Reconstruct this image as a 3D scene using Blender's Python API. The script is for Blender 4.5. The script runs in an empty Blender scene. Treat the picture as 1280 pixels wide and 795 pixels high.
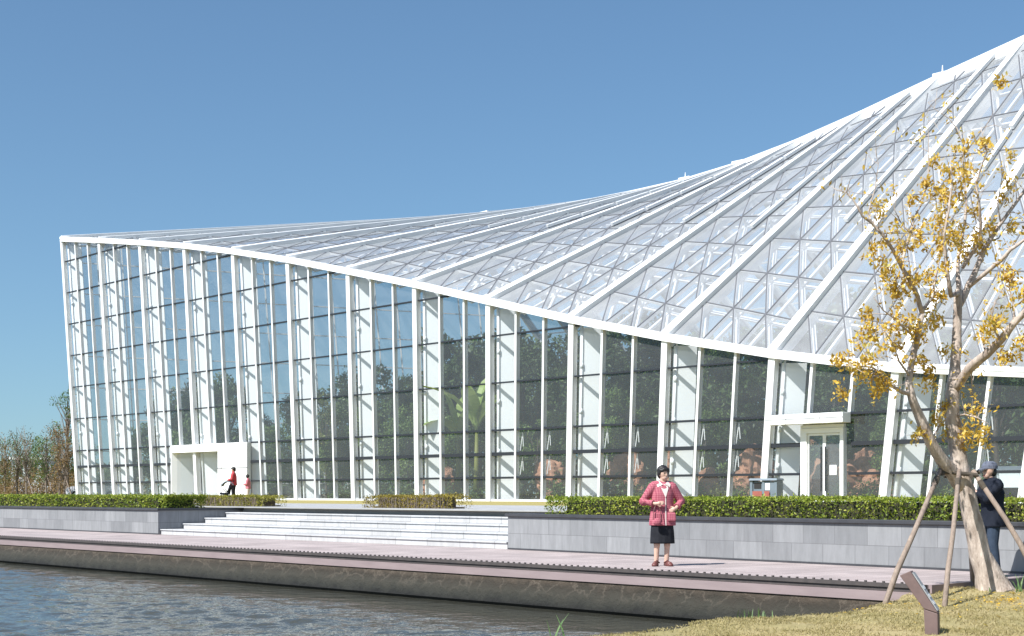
import bpy, bmesh, math, random
import numpy as np
from mathutils import Vector, Matrix, noise as mnoise
random.seed(7); RNG = np.random.default_rng(11)
scene = bpy.context.scene
COL = scene.collection
R = math.radians
# ------------------------------------------------------------------ helpers
CAMZ = 1.19; FPX = 1778.0
CU, SU = 0.678, 0.735          # the camera looks along (-SU, CU)
def W(X, Y, z=0.0):            # metres right of / ahead of the photographer -> world
    return Vector((CU*X - SU*Y, SU*X + CU*Y, z))
def at(px, py, Y):             # a point of the photo at a given distance -> world
    return W((px-640)/FPX*Y, Y, CAMZ + (617-py)/FPX*Y)

class MB:
    def __init__(s): s.v = []; s.f = []; s.m = []
    def poly(s, pts, m=0):
        n = len(s.v); s.v += [tuple(p) for p in pts]; s.f.append(tuple(range(n, n+len(pts)))); s.m.append(m)
    def hexa(s, b, t, m=0):    # b, t: four corners, counter-clockwise from above
        n = len(s.v); s.v += [tuple(p) for p in b] + [tuple(p) for p in t]
        for q in ((3,2,1,0),(4,5,6,7),(0,1,5,4),(1,2,6,5),(2,3,7,6),(3,0,4,7)):
            s.f.append(tuple(n+i for i in q)); s.m.append(m)
    def box(s, x0, x1, y0, y1, z0, z1, m=0):
        s.hexa([(x0,y0,z0),(x1,y0,z0),(x1,y1,z0),(x0,y1,z0)], [(x0,y0,z1),(x1,y0,z1),(x1,y1,z1),(x0,y1,z1)], m)
    def beam(s, p, q, w, up, dn, m=0, upv=None):   # bar from p to q, w wide, from -dn to +up vertically
        p = Vector(p); q = Vector(q); d = q-p
        if d.length < 1e-5: return
        z = Vector(upv) if upv else Vector((0,0,1))
        sd = d.cross(z)
        if sd.length < 1e-6: sd = Vector((1,0,0))
        sd = sd.normalized()*(w/2)
        b = [p-sd-z*dn, p+sd-z*dn, q+sd-z*dn, q-sd-z*dn]; t = [p-sd+z*up, p+sd+z*up, q+sd+z*up, q-sd+z*up]
        s.hexa(b, t, m)
    def tube(s, pts, rad, n=8, m=0, cap=True, jit=0.0):
        pts = [Vector(p) for p in pts]; k = len(pts)
        if not hasattr(rad, '__len__'): rad = [rad]*k
        base = len(s.v); ref = None
        for i, p in enumerate(pts):
            d = (pts[min(i+1,k-1)]-pts[max(i-1,0)]).normalized()
            if ref is None:
                ref = Vector((1,0,0)) if abs(d.x) < .8 else Vector((0,1,0))
            a = (ref - d*ref.dot(d)).normalized(); ref = a; b = d.cross(a)
            for j in range(n):
                th = 2*math.pi*j/n; r = rad[i]*(1+random.uniform(-jit, jit))
                s.v.append(tuple(p + a*(math.cos(th)*r) + b*(math.sin(th)*r)))
        for i in range(k-1):
            for j in range(n):
                j2 = (j+1) % n
                s.f.append((base+i*n+j, base+i*n+j2, base+(i+1)*n+j2, base+(i+1)*n+j)); s.m.append(m)
        if cap:
            s.f.append(tuple(base+j for j in reversed(range(n)))); s.m.append(m)
            s.f.append(tuple(base+(k-1)*n+j for j in range(n))); s.m.append(m)
    def ell(s, c, r, nu=14, nv=9, m=0):
        base = len(s.v); c = Vector(c)
        for i in range(nv+1):
            ph = math.pi*i/nv
            for j in range(nu):
                th = 2*math.pi*j/nu
                s.v.append((c.x+r[0]*math.sin(ph)*math.cos(th), c.y+r[1]*math.sin(ph)*math.sin(th), c.z+r[2]*math.cos(ph)))
        for i in range(nv):
            for j in range(nu):
                j2 = (j+1) % nu
                s.f.append((base+i*nu+j, base+(i+1)*nu+j, base+(i+1)*nu+j2, base+i*nu+j2)); s.m.append(m)
    def loft(s, rings, n=18, m=0, cap=True):   # rings: (cx, cy, z, rx, ry)
        base = len(s.v)
        for (cx, cy, z, rx, ry) in rings:
            for j in range(n):
                th = 2*math.pi*j/n; s.v.append((cx+rx*math.cos(th), cy+ry*math.sin(th), z))
        for i in range(len(rings)-1):
            for j in range(n):
                j2 = (j+1) % n
                s.f.append((base+i*n+j, base+i*n+j2, base+(i+1)*n+j2, base+(i+1)*n+j)); s.m.append(m)
        if cap:
            s.f.append(tuple(base+j for j in reversed(range(n)))); s.m.append(m)
            s.f.append(tuple(base+(len(rings)-1)*n+j for j in range(n))); s.m.append(m)
    def build(s, name, mats, parent=None, smooth=False, bevel=0):
        me = bpy.data.meshes.new(name); me.from_pydata(s.v, [], s.f)
        if not isinstance(mats, (list, tuple)): mats = [mats]
        for m in mats: me.materials.append(m)
        me.polygons.foreach_set('material_index', s.m)
        if smooth: me.polygons.foreach_set('use_smooth', [True]*len(s.f))
        me.update()
        return link(name, me, parent, bevel)
def link(name, me, parent=None, bevel=0):
    o = bpy.data.objects.new(name, me); COL.objects.link(o)
    if parent: o.parent = parent
    if bevel:
        b = o.modifiers.new('bevel', 'BEVEL'); b.width = bevel; b.segments = 2; b.limit_method = 'ANGLE'
    return o
def tag(o, label=None, cat=None, group=None, kind=None):
    if label: o['label'] = label
    if cat: o['category'] = cat
    if group: o['group'] = group
    if kind: o['kind'] = kind
    return o
def empty(name, loc=(0,0,0), rz=0.0, label=None, cat=None, group=None):
    o = bpy.data.objects.new(name, None); COL.objects.link(o)
    o.location = loc; o.rotation_euler = (0,0,rz); o.empty_display_size = .3
    return tag(o, label, cat, group)
def copy_tree(o, parent=None):
    c = o.copy(); COL.objects.link(c)
    if parent: c.parent = parent
    for ch in list(o.children): copy_tree(ch, c)
    return c
def leaf_mesh(name, C, size, mat, aspect=.5, up=0.0, droop=0.0, extra=None):
    """many small pointed leaves (folded diamonds), one mesh"""
    N = len(C)
    nrm = RNG.normal(size=(N,3)); nrm[:,2] = nrm[:,2]+up; nrm /= np.linalg.norm(nrm,axis=1)[:,None]
    d = RNG.normal(size=(N,3)); d[:,2] -= droop
    d -= nrm*np.sum(d*nrm,axis=1)[:,None]; d /= np.linalg.norm(d,axis=1)[:,None]+1e-9
    sd = np.cross(nrm, d)
    L = (size*RNG.uniform(.6,1.3,N))[:,None]; w = L*aspect
    v = np.stack([C-d*L*.5, C+sd*w*.5-nrm*L*.06-d*L*.05, C+d*L*.5-nrm*L*.12, C-sd*w*.5-nrm*L*.06-d*L*.05],axis=1).reshape(-1,3)
    nf = N
    loops = np.arange(N*4, dtype=np.int32); starts = np.arange(N, dtype=np.int32)*4; tot = np.full(N, 4, dtype=np.int32)
    if extra is not None:
        ev, ef = extra; ev = np.array(ev, dtype=float); off = len(v); v = np.concatenate([v, ev])
        for f in ef:
            starts = np.append(starts, len(loops)).astype(np.int32); tot = np.append(tot, len(f)).astype(np.int32)
            loops = np.concatenate([loops, np.array(f, dtype=np.int32)+off]); nf += 1
    me = bpy.data.meshes.new(name); me.vertices.add(len(v)); me.vertices.foreach_set('co', v.astype(np.float32).ravel())
    me.loops.add(len(loops)); me.loops.foreach_set('vertex_index', loops.astype(np.int32))
    me.polygons.add(nf); me.polygons.foreach_set('loop_start', starts); me.polygons.foreach_set('loop_total', tot)
    for m in (mat if isinstance(mat, (list, tuple)) else [mat]): me.materials.append(m)
    if extra is not None and isinstance(mat, (list, tuple)):
        mi = np.zeros(nf, dtype=np.int32); mi[N:] = 1; me.polygons.foreach_set('material_index', mi)
    me.update(); me.validate()
    return me
def remesh(mb, voxel, smooth=3):
    me = bpy.data.meshes.new('tmp'); me.from_pydata(mb.v, [], mb.f); me.update()
    o = bpy.data.objects.new('tmp', me); COL.objects.link(o)
    r = o.modifiers.new('r', 'REMESH'); r.mode = 'VOXEL'; r.voxel_size = voxel; r.use_smooth_shade = True
    sm = o.modifiers.new('s', 'SMOOTH'); sm.factor = .5; sm.iterations = smooth
    dg = bpy.context.evaluated_depsgraph_get(); dg.update()
    out = bpy.data.meshes.new_from_object(o.evaluated_get(dg))
    bpy.data.objects.remove(o); bpy.data.meshes.remove(me)
    out.materials.clear()
    return out
# ------------------------------------------------------------------ materials
def newmat(name):
    m = bpy.data.materials.new(name); m.use_nodes = True
    nt = m.node_tree; nt.nodes.clear(); return m, nt, nt.nodes, nt.links
def N(nt, t, **kw):
    n = nt.nodes.new(t)
    for k, v in kw.items():
        if k in n.inputs: n.inputs[k].default_value = v
        else: setattr(n, k, v)
    return n
def c4(c): return (c[0], c[1], c[2], 1)
def mat(name, c, c2=None, scale=3.0, rough=.6, bump=0.0, bscale=None, stretch=(1,1,1), metal=0.0, detail=6, spec=.5):
    m, nt, ns, L = newmat(name)
    out = N(nt,'ShaderNodeOutputMaterial'); p = N(nt,'ShaderNodeBsdfPrincipled'); L.new(p.outputs[0], out.inputs[0])
    p.inputs['Roughness'].default_value = rough; p.inputs['Metallic'].default_value = metal; p.inputs['Specular IOR Level'].default_value = spec
    p.inputs['Base Color'].default_value = c4(c)
    if c2 is not None or bump:
        tc = N(nt,'ShaderNodeTexCoord'); mp = N(nt,'ShaderNodeMapping'); mp.inputs['Scale'].default_value = stretch
        L.new(tc.outputs['Object'], mp.inputs[0])
        if c2 is not None:
            no = N(nt,'ShaderNodeTexNoise', Scale=scale, Detail=detail, Roughness=.65); L.new(mp.outputs[0], no.inputs['Vector'])
            cr = N(nt,'ShaderNodeValToRGB'); cr.color_ramp.elements[0].position = .32; cr.color_ramp.elements[1].position = .68
            cr.color_ramp.elements[0].color = c4(c); cr.color_ramp.elements[1].color = c4(c2)
            L.new(no.outputs['Fac'], cr.inputs[0]); L.new(cr.outputs[0], p.inputs['Base Color'])
        if bump:
            nb = N(nt,'ShaderNodeTexNoise', Scale=bscale or scale*6, Detail=8); L.new(mp.outputs[0], nb.inputs['Vector'])
            b = N(nt,'ShaderNodeBump', Strength=bump, Distance=.02); L.new(nb.outputs['Fac'], b.inputs['Height']); L.new(b.outputs[0], p.inputs['Normal'])
    return m
def leafmat(name, cols, transl=.35, rough=.5):
    m, nt, ns, L = newmat(name)
    out = N(nt,'ShaderNodeOutputMaterial'); g = N(nt,'ShaderNodeNewGeometry'); cr = N(nt,'ShaderNodeValToRGB')
    e = cr.color_ramp.elements
    while len(e) < len(cols): e.new(.5)
    for i, c in enumerate(cols): e[i].position = i/(len(cols)-1); e[i].color = c4(c)
    tc = N(nt,'ShaderNodeTexCoord'); no = N(nt,'ShaderNodeTexNoise', Scale=1.6, Detail=2); L.new(tc.outputs['Object'], no.inputs['Vector'])
    mx = N(nt,'ShaderNodeMath', operation='MULTIPLY_ADD'); mx.inputs[1].default_value = .9; L.new(no.outputs['Fac'], mx.inputs[0])
    ad = N(nt,'ShaderNodeMath', operation='MULTIPLY_ADD'); ad.inputs[1].default_value = .75; ad.inputs[2].default_value = -.33
    L.new(g.outputs['Random Per Island'], ad.inputs[0]); L.new(ad.outputs[0], mx.inputs[2]); L.new(mx.outputs[0], cr.inputs[0])
    p = N(nt,'ShaderNodeBsdfPrincipled', Roughness=rough); p.inputs['Specular IOR Level'].default_value = .35
    t = N(nt,'ShaderNodeBsdfTranslucent'); s = N(nt,'ShaderNodeMixShader'); s.inputs[0].default_value = transl
    L.new(cr.outputs[0], p.inputs['Base Color']); L.new(cr.outputs[0], t.inputs[0])
    L.new(p.outputs[0], s.inputs[1]); L.new(t.outputs[0], s.inputs[2]); L.new(s.outputs[0], out.inputs[0])
    return m
def glassmat(name, tint, ior=1.5, haze=0.0, hz=(.8,.82,.84), wob=.0):
    m, nt, ns, L = newmat(name)
    out = N(nt,'ShaderNodeOutputMaterial'); fr = N(nt,'ShaderNodeFresnel', IOR=ior)
    gi = N(nt,'ShaderNodeNewGeometry'); io = N(nt,'ShaderNodeMapRange'); io.inputs['To Min'].default_value = ior; io.inputs['To Max'].default_value = 1/ior
    L.new(gi.outputs['Backfacing'], io.inputs[0]); L.new(io.outputs[0], fr.inputs['IOR'])     # same reflectance from both sides of the pane
    tr = N(nt,'ShaderNodeBsdfTransparent'); tr.inputs[0].default_value = c4(tint)
    gl = N(nt,'ShaderNodeBsdfGlossy', Roughness=.015); gl.inputs[0].default_value = (.95,.97,1,1)
    if wob:
        tc = N(nt,'ShaderNodeTexCoord'); no = N(nt,'ShaderNodeTexNoise', Scale=.35, Detail=1); L.new(tc.outputs['Object'], no.inputs['Vector'])
        b = N(nt,'ShaderNodeBump', Strength=wob, Distance=.05); L.new(no.outputs['Fac'], b.inputs['Height']); L.new(b.outputs[0], gl.inputs['Normal'])
    base = tr.outputs[0]
    if haze:
        df = N(nt,'ShaderNodeBsdfDiffuse'); df.inputs[0].default_value = c4(hz)
        tc = N(nt,'ShaderNodeTexCoord'); no = N(nt,'ShaderNodeTexNoise', Scale=.8, Detail=5); L.new(tc.outputs['Object'], no.inputs['Vector'])
        mr = N(nt,'ShaderNodeMapRange'); mr.inputs['From Min'].default_value = .3; mr.inputs['From Max'].default_value = .75
        mr.inputs['To Min'].default_value = haze*.82; mr.inputs['To Max'].default_value = haze*1.2; L.new(no.outputs['Fac'], mr.inputs[0])
        mh = N(nt,'ShaderNodeMixShader'); L.new(mr.outputs[0], mh.inputs[0])
        L.new(tr.outputs[0], mh.inputs[1]); L.new(df.outputs[0], mh.inputs[2]); base = mh.outputs[0]
    mx = N(nt,'ShaderNodeMixShader'); L.new(fr.outputs[0], mx.inputs[0]); L.new(base, mx.inputs[1]); L.new(gl.outputs[0], mx.inputs[2])
    L.new(mx.outputs[0], out.inputs[0]); return m
def blockmat(name, c1, c2, mortar, bw, bh, msize=.006, rough=.7, streak=.25, sc=(1,1,1), vert=True):
    """cut stone blocks laid in courses; uses object x (along) and z (up) or x, y when flat"""
    m, nt, ns, L = newmat(name)
    out = N(nt,'ShaderNodeOutputMaterial'); p = N(nt,'ShaderNodeBsdfPrincipled', Roughness=rough); L.new(p.outputs[0], out.inputs[0])
    tc = N(nt,'ShaderNodeTexCoord'); sp = N(nt,'ShaderNodeSeparateXYZ'); L.new(tc.outputs['Object'], sp.inputs[0])
    cb = N(nt,'ShaderNodeCombineXYZ')
    if vert:
        ad = N(nt,'ShaderNodeMath', operation='ADD'); L.new(sp.outputs[0], ad.inputs[0]); L.new(sp.outputs[1], ad.inputs[1])
        L.new(ad.outputs[0], cb.inputs[0]); L.new(sp.outputs[2], cb.inputs[1])
    else:
        L.new(sp.outputs[0], cb.inputs[0]); L.new(sp.outputs[1], cb.inputs[1])
    br = N(nt,'ShaderNodeTexBrick', Scale=1.0); br.inputs['Brick Width'].default_value = bw; br.inputs['Row Height'].default_value = bh
    br.inputs['Mortar Size'].default_value = msize; br.inputs['Color1'].default_value = c4(c1); br.inputs['Color2'].default_value = c4(c2)
    br.inputs['Mortar'].default_value = c4(mortar); br.inputs['Mortar Smooth'].default_value = .2; br.offset = .37
    L.new(cb.outputs[0], br.inputs['Vector'])
    mp = N(nt,'ShaderNodeMapping'); mp.inputs['Scale'].default_value = (6,6,1.2) if vert else (2,2,2); L.new(tc.outputs['Object'], mp.inputs[0])
    no = N(nt,'ShaderNodeTexNoise', Scale=1.2, Detail=7, Roughness=.7); L.new(mp.outputs[0], no.inputs['Vector'])
    mr = N(nt,'ShaderNodeMapRange'); mr.inputs['From Min'].default_value = .3; mr.inputs['From Max'].default_value = .7
    mr.inputs['To Min'].default_value = 1-streak; mr.inputs['To Max'].default_value = 1+streak; L.new(no.outputs['Fac'], mr.inputs[0])
    mu = N(nt,'ShaderNodeVectorMath', operation='SCALE'); L.new(br.outputs['Color'], mu.inputs[0]); L.new(mr.outputs[0], mu.inputs['Scale'])
    L.new(mu.outputs[0], p.inputs['Base Color'])
    b = N(nt,'ShaderNodeBump', Strength=.25, Distance=.01); L.new(no.outputs['Fac'], b.inputs['Height']); L.new(b.outputs[0], p.inputs['Normal'])
    return m
M = {}
M['white'] = mat('white_paint', (.80,.80,.79), (.74,.745,.75), scale=.9, rough=.4)
M['white2'] = mat('white_panel', (.87,.87,.87), (.84,.845,.85), scale=.5, rough=.45)
M['dark'] = mat('dark_transom', (.022,.024,.030), rough=.45)
M['joint'] = mat('roof_joint', (.11,.113,.125), rough=.6)
M['glass'] = glassmat('facade_glass', (.90,.92,.92), ior=1.42, haze=.05, wob=.05)
M['farglass'] = glassmat('far_side_glass', (.70,.76,.76), ior=1.42, haze=.14, hz=(.62,.63,.63))
M['rglass'] = glassmat('roof_glass', (.93,.945,.96), ior=1.4, haze=.33, hz=(.63,.635,.645), wob=.08)
M['stone'] = blockmat('grey_stone', (.245,.247,.253), (.175,.178,.184), (.13,.13,.135), .66, .345, msize=.005, streak=.16)
M['cap'] = mat('dark_stone_cap', (.035,.036,.042), (.055,.055,.06), scale=3, rough=.5)
M['marble'] = blockmat('pale_step_stone', (.47,.47,.475), (.39,.385,.38), (.16,.155,.15), 1.15, 4.0, msize=.006, streak=.14)
M['soil'] = mat('soil', (.06,.045,.03), (.10,.07,.045), scale=8, rough=.9, bump=.6)
M['trunk'] = mat('bark', (.62,.52,.44), (.22,.165,.13), scale=11, rough=.85, bump=.8, bscale=26, stretch=(1,1,.35))
M['darkbark'] = mat('dark_bark', (.10,.08,.06), (.05,.04,.03), scale=8, rough=.9)
M['twig'] = mat('pale_twig', (.26,.21,.17), (.16,.13,.10), scale=8, rough=.9)
M['stake'] = mat('stake_wood', (.33,.255,.20), (.20,.15,.12), scale=6, rough=.85, bump=.4, stretch=(3,3,.5))
M['rock'] = mat('orange_rock', (.40,.205,.125), (.17,.085,.055), scale=2.6, rough=.9, bump=.7, bscale=4)
M['hedge'] = leafmat('hedge_leaf', [(.09,.145,.018),(.19,.26,.03),(.32,.37,.05),(.44,.43,.08)])
M['hedge2'] = leafmat('yellow_hedge_leaf', [(.13,.10,.05),(.23,.19,.04),(.36,.29,.045),(.46,.34,.07)])
M['hedge3'] = leafmat('mixed_hedge_leaf', [(.10,.11,.025),(.20,.20,.032),(.33,.31,.045),(.43,.36,.07)])
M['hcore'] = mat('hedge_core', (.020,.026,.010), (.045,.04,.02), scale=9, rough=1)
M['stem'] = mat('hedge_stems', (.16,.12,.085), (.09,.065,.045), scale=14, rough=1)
M['lf_dark'] = leafmat('dark_leaf', [(.030,.055,.020),(.055,.098,.030),(.09,.145,.045),(.14,.19,.07)], transl=.25)
M['lf_mid'] = leafmat('mid_leaf', [(.05,.09,.024),(.09,.155,.036),(.145,.22,.05),(.20,.27,.08)], transl=.3)
M['lf_lime'] = leafmat('lime_leaf', [(.06,.085,.02),(.13,.16,.03),(.22,.23,.05),(.28,.28,.08)], transl=.3)
M['lf_banana'] = leafmat('banana_leaf', [(.20,.28,.06),(.27,.36,.09),(.33,.42,.13)], transl=.3)
M['lf_yellow'] = leafmat('autumn_leaf', [(.30,.19,.04),(.58,.37,.045),(.74,.49,.07),(.78,.58,.14),(.42,.39,.08)], transl=.4)
M['lf_brown'] = leafmat('brown_leaf', [(.12,.075,.035),(.22,.14,.05),(.30,.19,.09),(.20,.18,.05)], transl=.3)
M['lf_olive'] = leafmat('olive_leaf', [(.06,.06,.025),(.11,.11,.035),(.17,.15,.05),(.20,.17,.07)], transl=.3)
M['skin'] = mat('skin', (.58,.375,.285), rough=.5)
M['lip'] = mat('lip', (.42,.10,.09), rough=.5)
M['eye'] = mat('eye', (.02,.015,.012), rough=.3)
M['tooth'] = mat('teeth', (.75,.72,.66), rough=.3)
M['hair'] = mat('black_hair', (.008,.007,.007), (.02,.018,.017), scale=30, rough=.55)
M['black'] = mat('black_cloth', (.012,.013,.017), (.022,.023,.028), scale=9, rough=.8, spec=.2)
M['navy'] = mat('navy_cloth', (.010,.013,.022), (.018,.022,.034), scale=7, rough=.85, spec=.2)
M['jeans'] = mat('denim', (.02,.035,.06), (.035,.055,.09), scale=12, rough=.9)
M['cream'] = mat('cream_cloth', (.70,.64,.58), (.62,.52,.48), scale=22, rough=.9)
M['red'] = mat('red_cloth', (.52,.06,.07), (.42,.045,.055), scale=6, rough=.8)
M['pink'] = mat('pink_cloth', (.62,.22,.25), (.50,.13,.17), scale=6, rough=.8)
M['pinkwhite'] = mat('pink_white_cloth', (.70,.60,.62), (.60,.25,.30), scale=5, rough=.8)
M['shoe'] = mat('shoe_leather', (.16,.05,.045), (.11,.035,.03), scale=12, rough=.5)
M['capcloth'] = mat('grey_cap_cloth', (.13,.145,.19), (.10,.11,.15), scale=20, rough=.9)
M['rubber'] = mat('rubber', (.02,.02,.02), rough=.8)
M['steel'] = mat('brushed_steel', (.55,.56,.58), rough=.3, metal=.9)
M['bin'] = mat('bin_paint', (.16,.20,.235), (.13,.165,.195), scale=2, rough=.5)
M['binred'] = mat('bin_red_panel', (.33,.10,.075), (.25,.075,.06), scale=6, rough=.6)
M['binwhite'] = mat('bin_label', (.72,.73,.75), rough=.5)
M['cabinet'] = mat('cabinet_paint', (.62,.67,.70), (.56,.61,.64), scale=2, rough=.5)
M['brown'] = mat('corten_post', (.17,.112,.102), (.13,.085,.078), scale=7, rough=.65)
M['plate'] = mat('metal_plate', (.42,.42,.42), (.30,.30,.30), scale=9, rough=.45, metal=.3)
M['car'] = mat('car_paint', (.60,.62,.70), rough=.3)
M['carwin'] = mat('car_window', (.012,.016,.03), rough=.15)
M['paper'] = mat('paper', (.8,.8,.8), rough=.8)
M['grassleaf'] = leafmat('grass_blade', [(.21,.19,.065),(.33,.275,.12),(.41,.34,.17),(.47,.40,.22)], transl=.25, rough=.8)
M['reed'] = mat('reed_blade', (.07,.14,.045), (.12,.19,.06), scale=5, rough=.6)
def plaid():
    m, nt, ns, L = newmat('pink_plaid_cloth')
    out = N(nt,'ShaderNodeOutputMaterial'); p = N(nt,'ShaderNodeBsdfPrincipled', Roughness=.85); L.new(p.outputs[0], out.inputs[0])
    tc = N(nt,'ShaderNodeTexCoord'); sp = N(nt,'ShaderNodeSeparateXYZ'); L.new(tc.outputs['Object'], sp.inputs[0])
    ad = N(nt,'ShaderNodeMath', operation='MULTIPLY_ADD'); ad.inputs[1].default_value = .6; L.new(sp.outputs[1], ad.inputs[0]); L.new(sp.outputs[0], ad.inputs[2])
    def stripe(src, f, th):
        a = N(nt,'ShaderNodeMath', operation='MULTIPLY'); a.inputs[1].default_value = f; L.new(src, a.inputs[0])
        b = N(nt,'ShaderNodeMath', operation='FRACT'); L.new(a.outputs[0], b.inputs[0])
        c = N(nt,'ShaderNodeMath', operation='LESS_THAN'); c.inputs[1].default_value = th; L.new(b.outputs[0], c.inputs[0]); return c.outputs[0]
    v = stripe(ad.outputs[0], 33, .42); h = stripe(sp.outputs[2], 33, .42)
    s = N(nt,'ShaderNodeMath', operation='ADD'); L.new(v, s.inputs[0]); L.new(h, s.inputs[1])
    hf = N(nt,'ShaderNodeMath', operation='MULTIPLY'); hf.inputs[1].default_value = .5; L.new(s.outputs[0], hf.inputs[0])
    cr = N(nt,'ShaderNodeValToRGB'); e = cr.color_ramp.elements; e.new(.5)
    for i, c in enumerate([(.45,.145,.175),(.37,.085,.12),(.25,.045,.075)]): e[i].position = i*.5; e[i].color = c4(c)
    cr.color_ramp.interpolation = 'CONSTANT'; e[1].position = .4; e[2].position = .9
    L.new(hf.outputs[0], cr.inputs[0]); L.new(cr.outputs[0], p.inputs['Base Color']); return m
M['plaid'] = plaid()
def deckmat():
    m, nt, ns, L = newmat('deck_boards')
    out = N(nt,'ShaderNodeOutputMaterial'); p = N(nt,'ShaderNodeBsdfPrincipled', Roughness=.75); L.new(p.outputs[0], out.inputs[0])
    tc = N(nt,'ShaderNodeTexCoord'); sp = N(nt,'ShaderNodeSeparateXYZ'); L.new(tc.outputs['Object'], sp.inputs[0])
    a = N(nt,'ShaderNodeMath', operation='MULTIPLY'); a.inputs[1].default_value = 1/.14; L.new(sp.outputs[0], a.inputs[0])
    fr = N(nt,'ShaderNodeMath', operation='FRACT'); L.new(a.outputs[0], fr.inputs[0])
    fl = N(nt,'ShaderNodeMath', operation='FLOOR'); L.new(a.outputs[0], fl.inputs[0])
    wn = N(nt,'ShaderNodeTexWhiteNoise', noise_dimensions='1D'); L.new(fl.outputs[0], wn.inputs['W'])
    cr = N(nt,'ShaderNodeValToRGB'); cr.color_ramp.elements[0].color = (.365,.30,.288,1); cr.color_ramp.elements[1].color = (.435,.365,.35,1)
    L.new(wn.outputs[0], cr.inputs[0])
    no = N(nt,'ShaderNodeTexNoise', Scale=1.1, Detail=7); L.new(tc.outputs['Object'], no.inputs['Vector'])
    mr = N(nt,'ShaderNodeMapRange'); mr.inputs['From Min'].default_value = .3; mr.inputs['From Max'].default_value = .7; mr.inputs['To Min'].default_value = .74; mr.inputs['To Max'].default_value = 1.12; L.new(no.outputs['Fac'], mr.inputs[0])
    gp = N(nt,'ShaderNodeMath', operation='GREATER_THAN'); gp.inputs[1].default_value = .05; L.new(fr.outputs[0], gp.inputs[0])
    g2 = N(nt,'ShaderNodeMapRange'); g2.inputs['To Min'].default_value = .25; L.new(gp.outputs[0], g2.inputs[0])
    mm = N(nt,'ShaderNodeMath', operation='MULTIPLY'); L.new(mr.outputs[0], mm.inputs[0]); L.new(g2.outputs[0], mm.inputs[1])
    mu = N(nt,'ShaderNodeVectorMath', operation='SCALE'); L.new(cr.outputs[0], mu.inputs[0]); L.new(mm.outputs[0], mu.inputs['Scale'])
    L.new(mu.outputs[0], p.inputs['Base Color']); return m
M['deck'] = deckmat()
M['fascia'] = mat('deck_fascia', (.29,.225,.222), (.235,.18,.18), scale=2.2, rough=.7, stretch=(.6,1,4))
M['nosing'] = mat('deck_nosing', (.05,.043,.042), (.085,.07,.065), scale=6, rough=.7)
def bankmat():
    m, nt, ns, L = newmat('stained_bank_concrete')
    out = N(nt,'ShaderNodeOutputMaterial'); p = N(nt,'ShaderNodeBsdfPrincipled', Roughness=.85); L.new(p.outputs[0], out.inputs[0])
    tc = N(nt,'ShaderNodeTexCoord'); sp = N(nt,'ShaderNodeSeparateXYZ'); L.new(tc.outputs['Object'], sp.inputs[0])
    no = N(nt,'ShaderNodeTexNoise', Scale=2.2, Detail=9, Roughness=.7); L.new(tc.outputs['Object'], no.inputs['Vector'])
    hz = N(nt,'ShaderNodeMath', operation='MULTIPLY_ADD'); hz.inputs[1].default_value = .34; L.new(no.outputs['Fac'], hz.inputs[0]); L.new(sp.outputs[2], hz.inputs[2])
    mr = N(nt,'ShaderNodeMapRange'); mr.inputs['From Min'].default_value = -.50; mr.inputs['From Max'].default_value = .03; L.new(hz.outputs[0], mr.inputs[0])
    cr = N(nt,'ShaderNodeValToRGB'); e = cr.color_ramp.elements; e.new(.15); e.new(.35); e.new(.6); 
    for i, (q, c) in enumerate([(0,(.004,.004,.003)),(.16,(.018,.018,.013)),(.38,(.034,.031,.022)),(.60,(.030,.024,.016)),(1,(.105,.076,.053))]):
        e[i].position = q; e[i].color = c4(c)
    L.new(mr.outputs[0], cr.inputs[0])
    vo = N(nt,'ShaderNodeTexVoronoi', feature='DISTANCE_TO_EDGE', Scale=1.9)
    wn = N(nt,'ShaderNodeVectorMath', operation='MULTIPLY_ADD'); wn.inputs[1].default_value = (.5,.5,.5); L.new(no.outputs['Color'], wn.inputs[0]); L.new(tc.outputs['Object'], wn.inputs[2])
    L.new(wn.outputs[0], vo.inputs['Vector'])
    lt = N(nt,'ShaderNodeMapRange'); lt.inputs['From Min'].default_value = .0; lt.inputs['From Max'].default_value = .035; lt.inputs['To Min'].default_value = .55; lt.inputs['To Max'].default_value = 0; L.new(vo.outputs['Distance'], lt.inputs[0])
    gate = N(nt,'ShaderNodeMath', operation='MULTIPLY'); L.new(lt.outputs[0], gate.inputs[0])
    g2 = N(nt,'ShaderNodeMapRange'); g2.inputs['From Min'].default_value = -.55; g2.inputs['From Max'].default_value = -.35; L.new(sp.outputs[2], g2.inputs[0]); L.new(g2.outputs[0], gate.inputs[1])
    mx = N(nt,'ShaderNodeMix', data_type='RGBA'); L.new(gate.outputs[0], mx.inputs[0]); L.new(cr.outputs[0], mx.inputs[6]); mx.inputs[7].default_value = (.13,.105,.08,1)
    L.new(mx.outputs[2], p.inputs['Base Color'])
    b = N(nt,'ShaderNodeBump', Strength=1, Distance=.12); L.new(no.outputs['Fac'], b.inputs['Height']); L.new(b.outputs[0], p.inputs['Normal'])
    return m
M['bank'] = bankmat()
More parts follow.
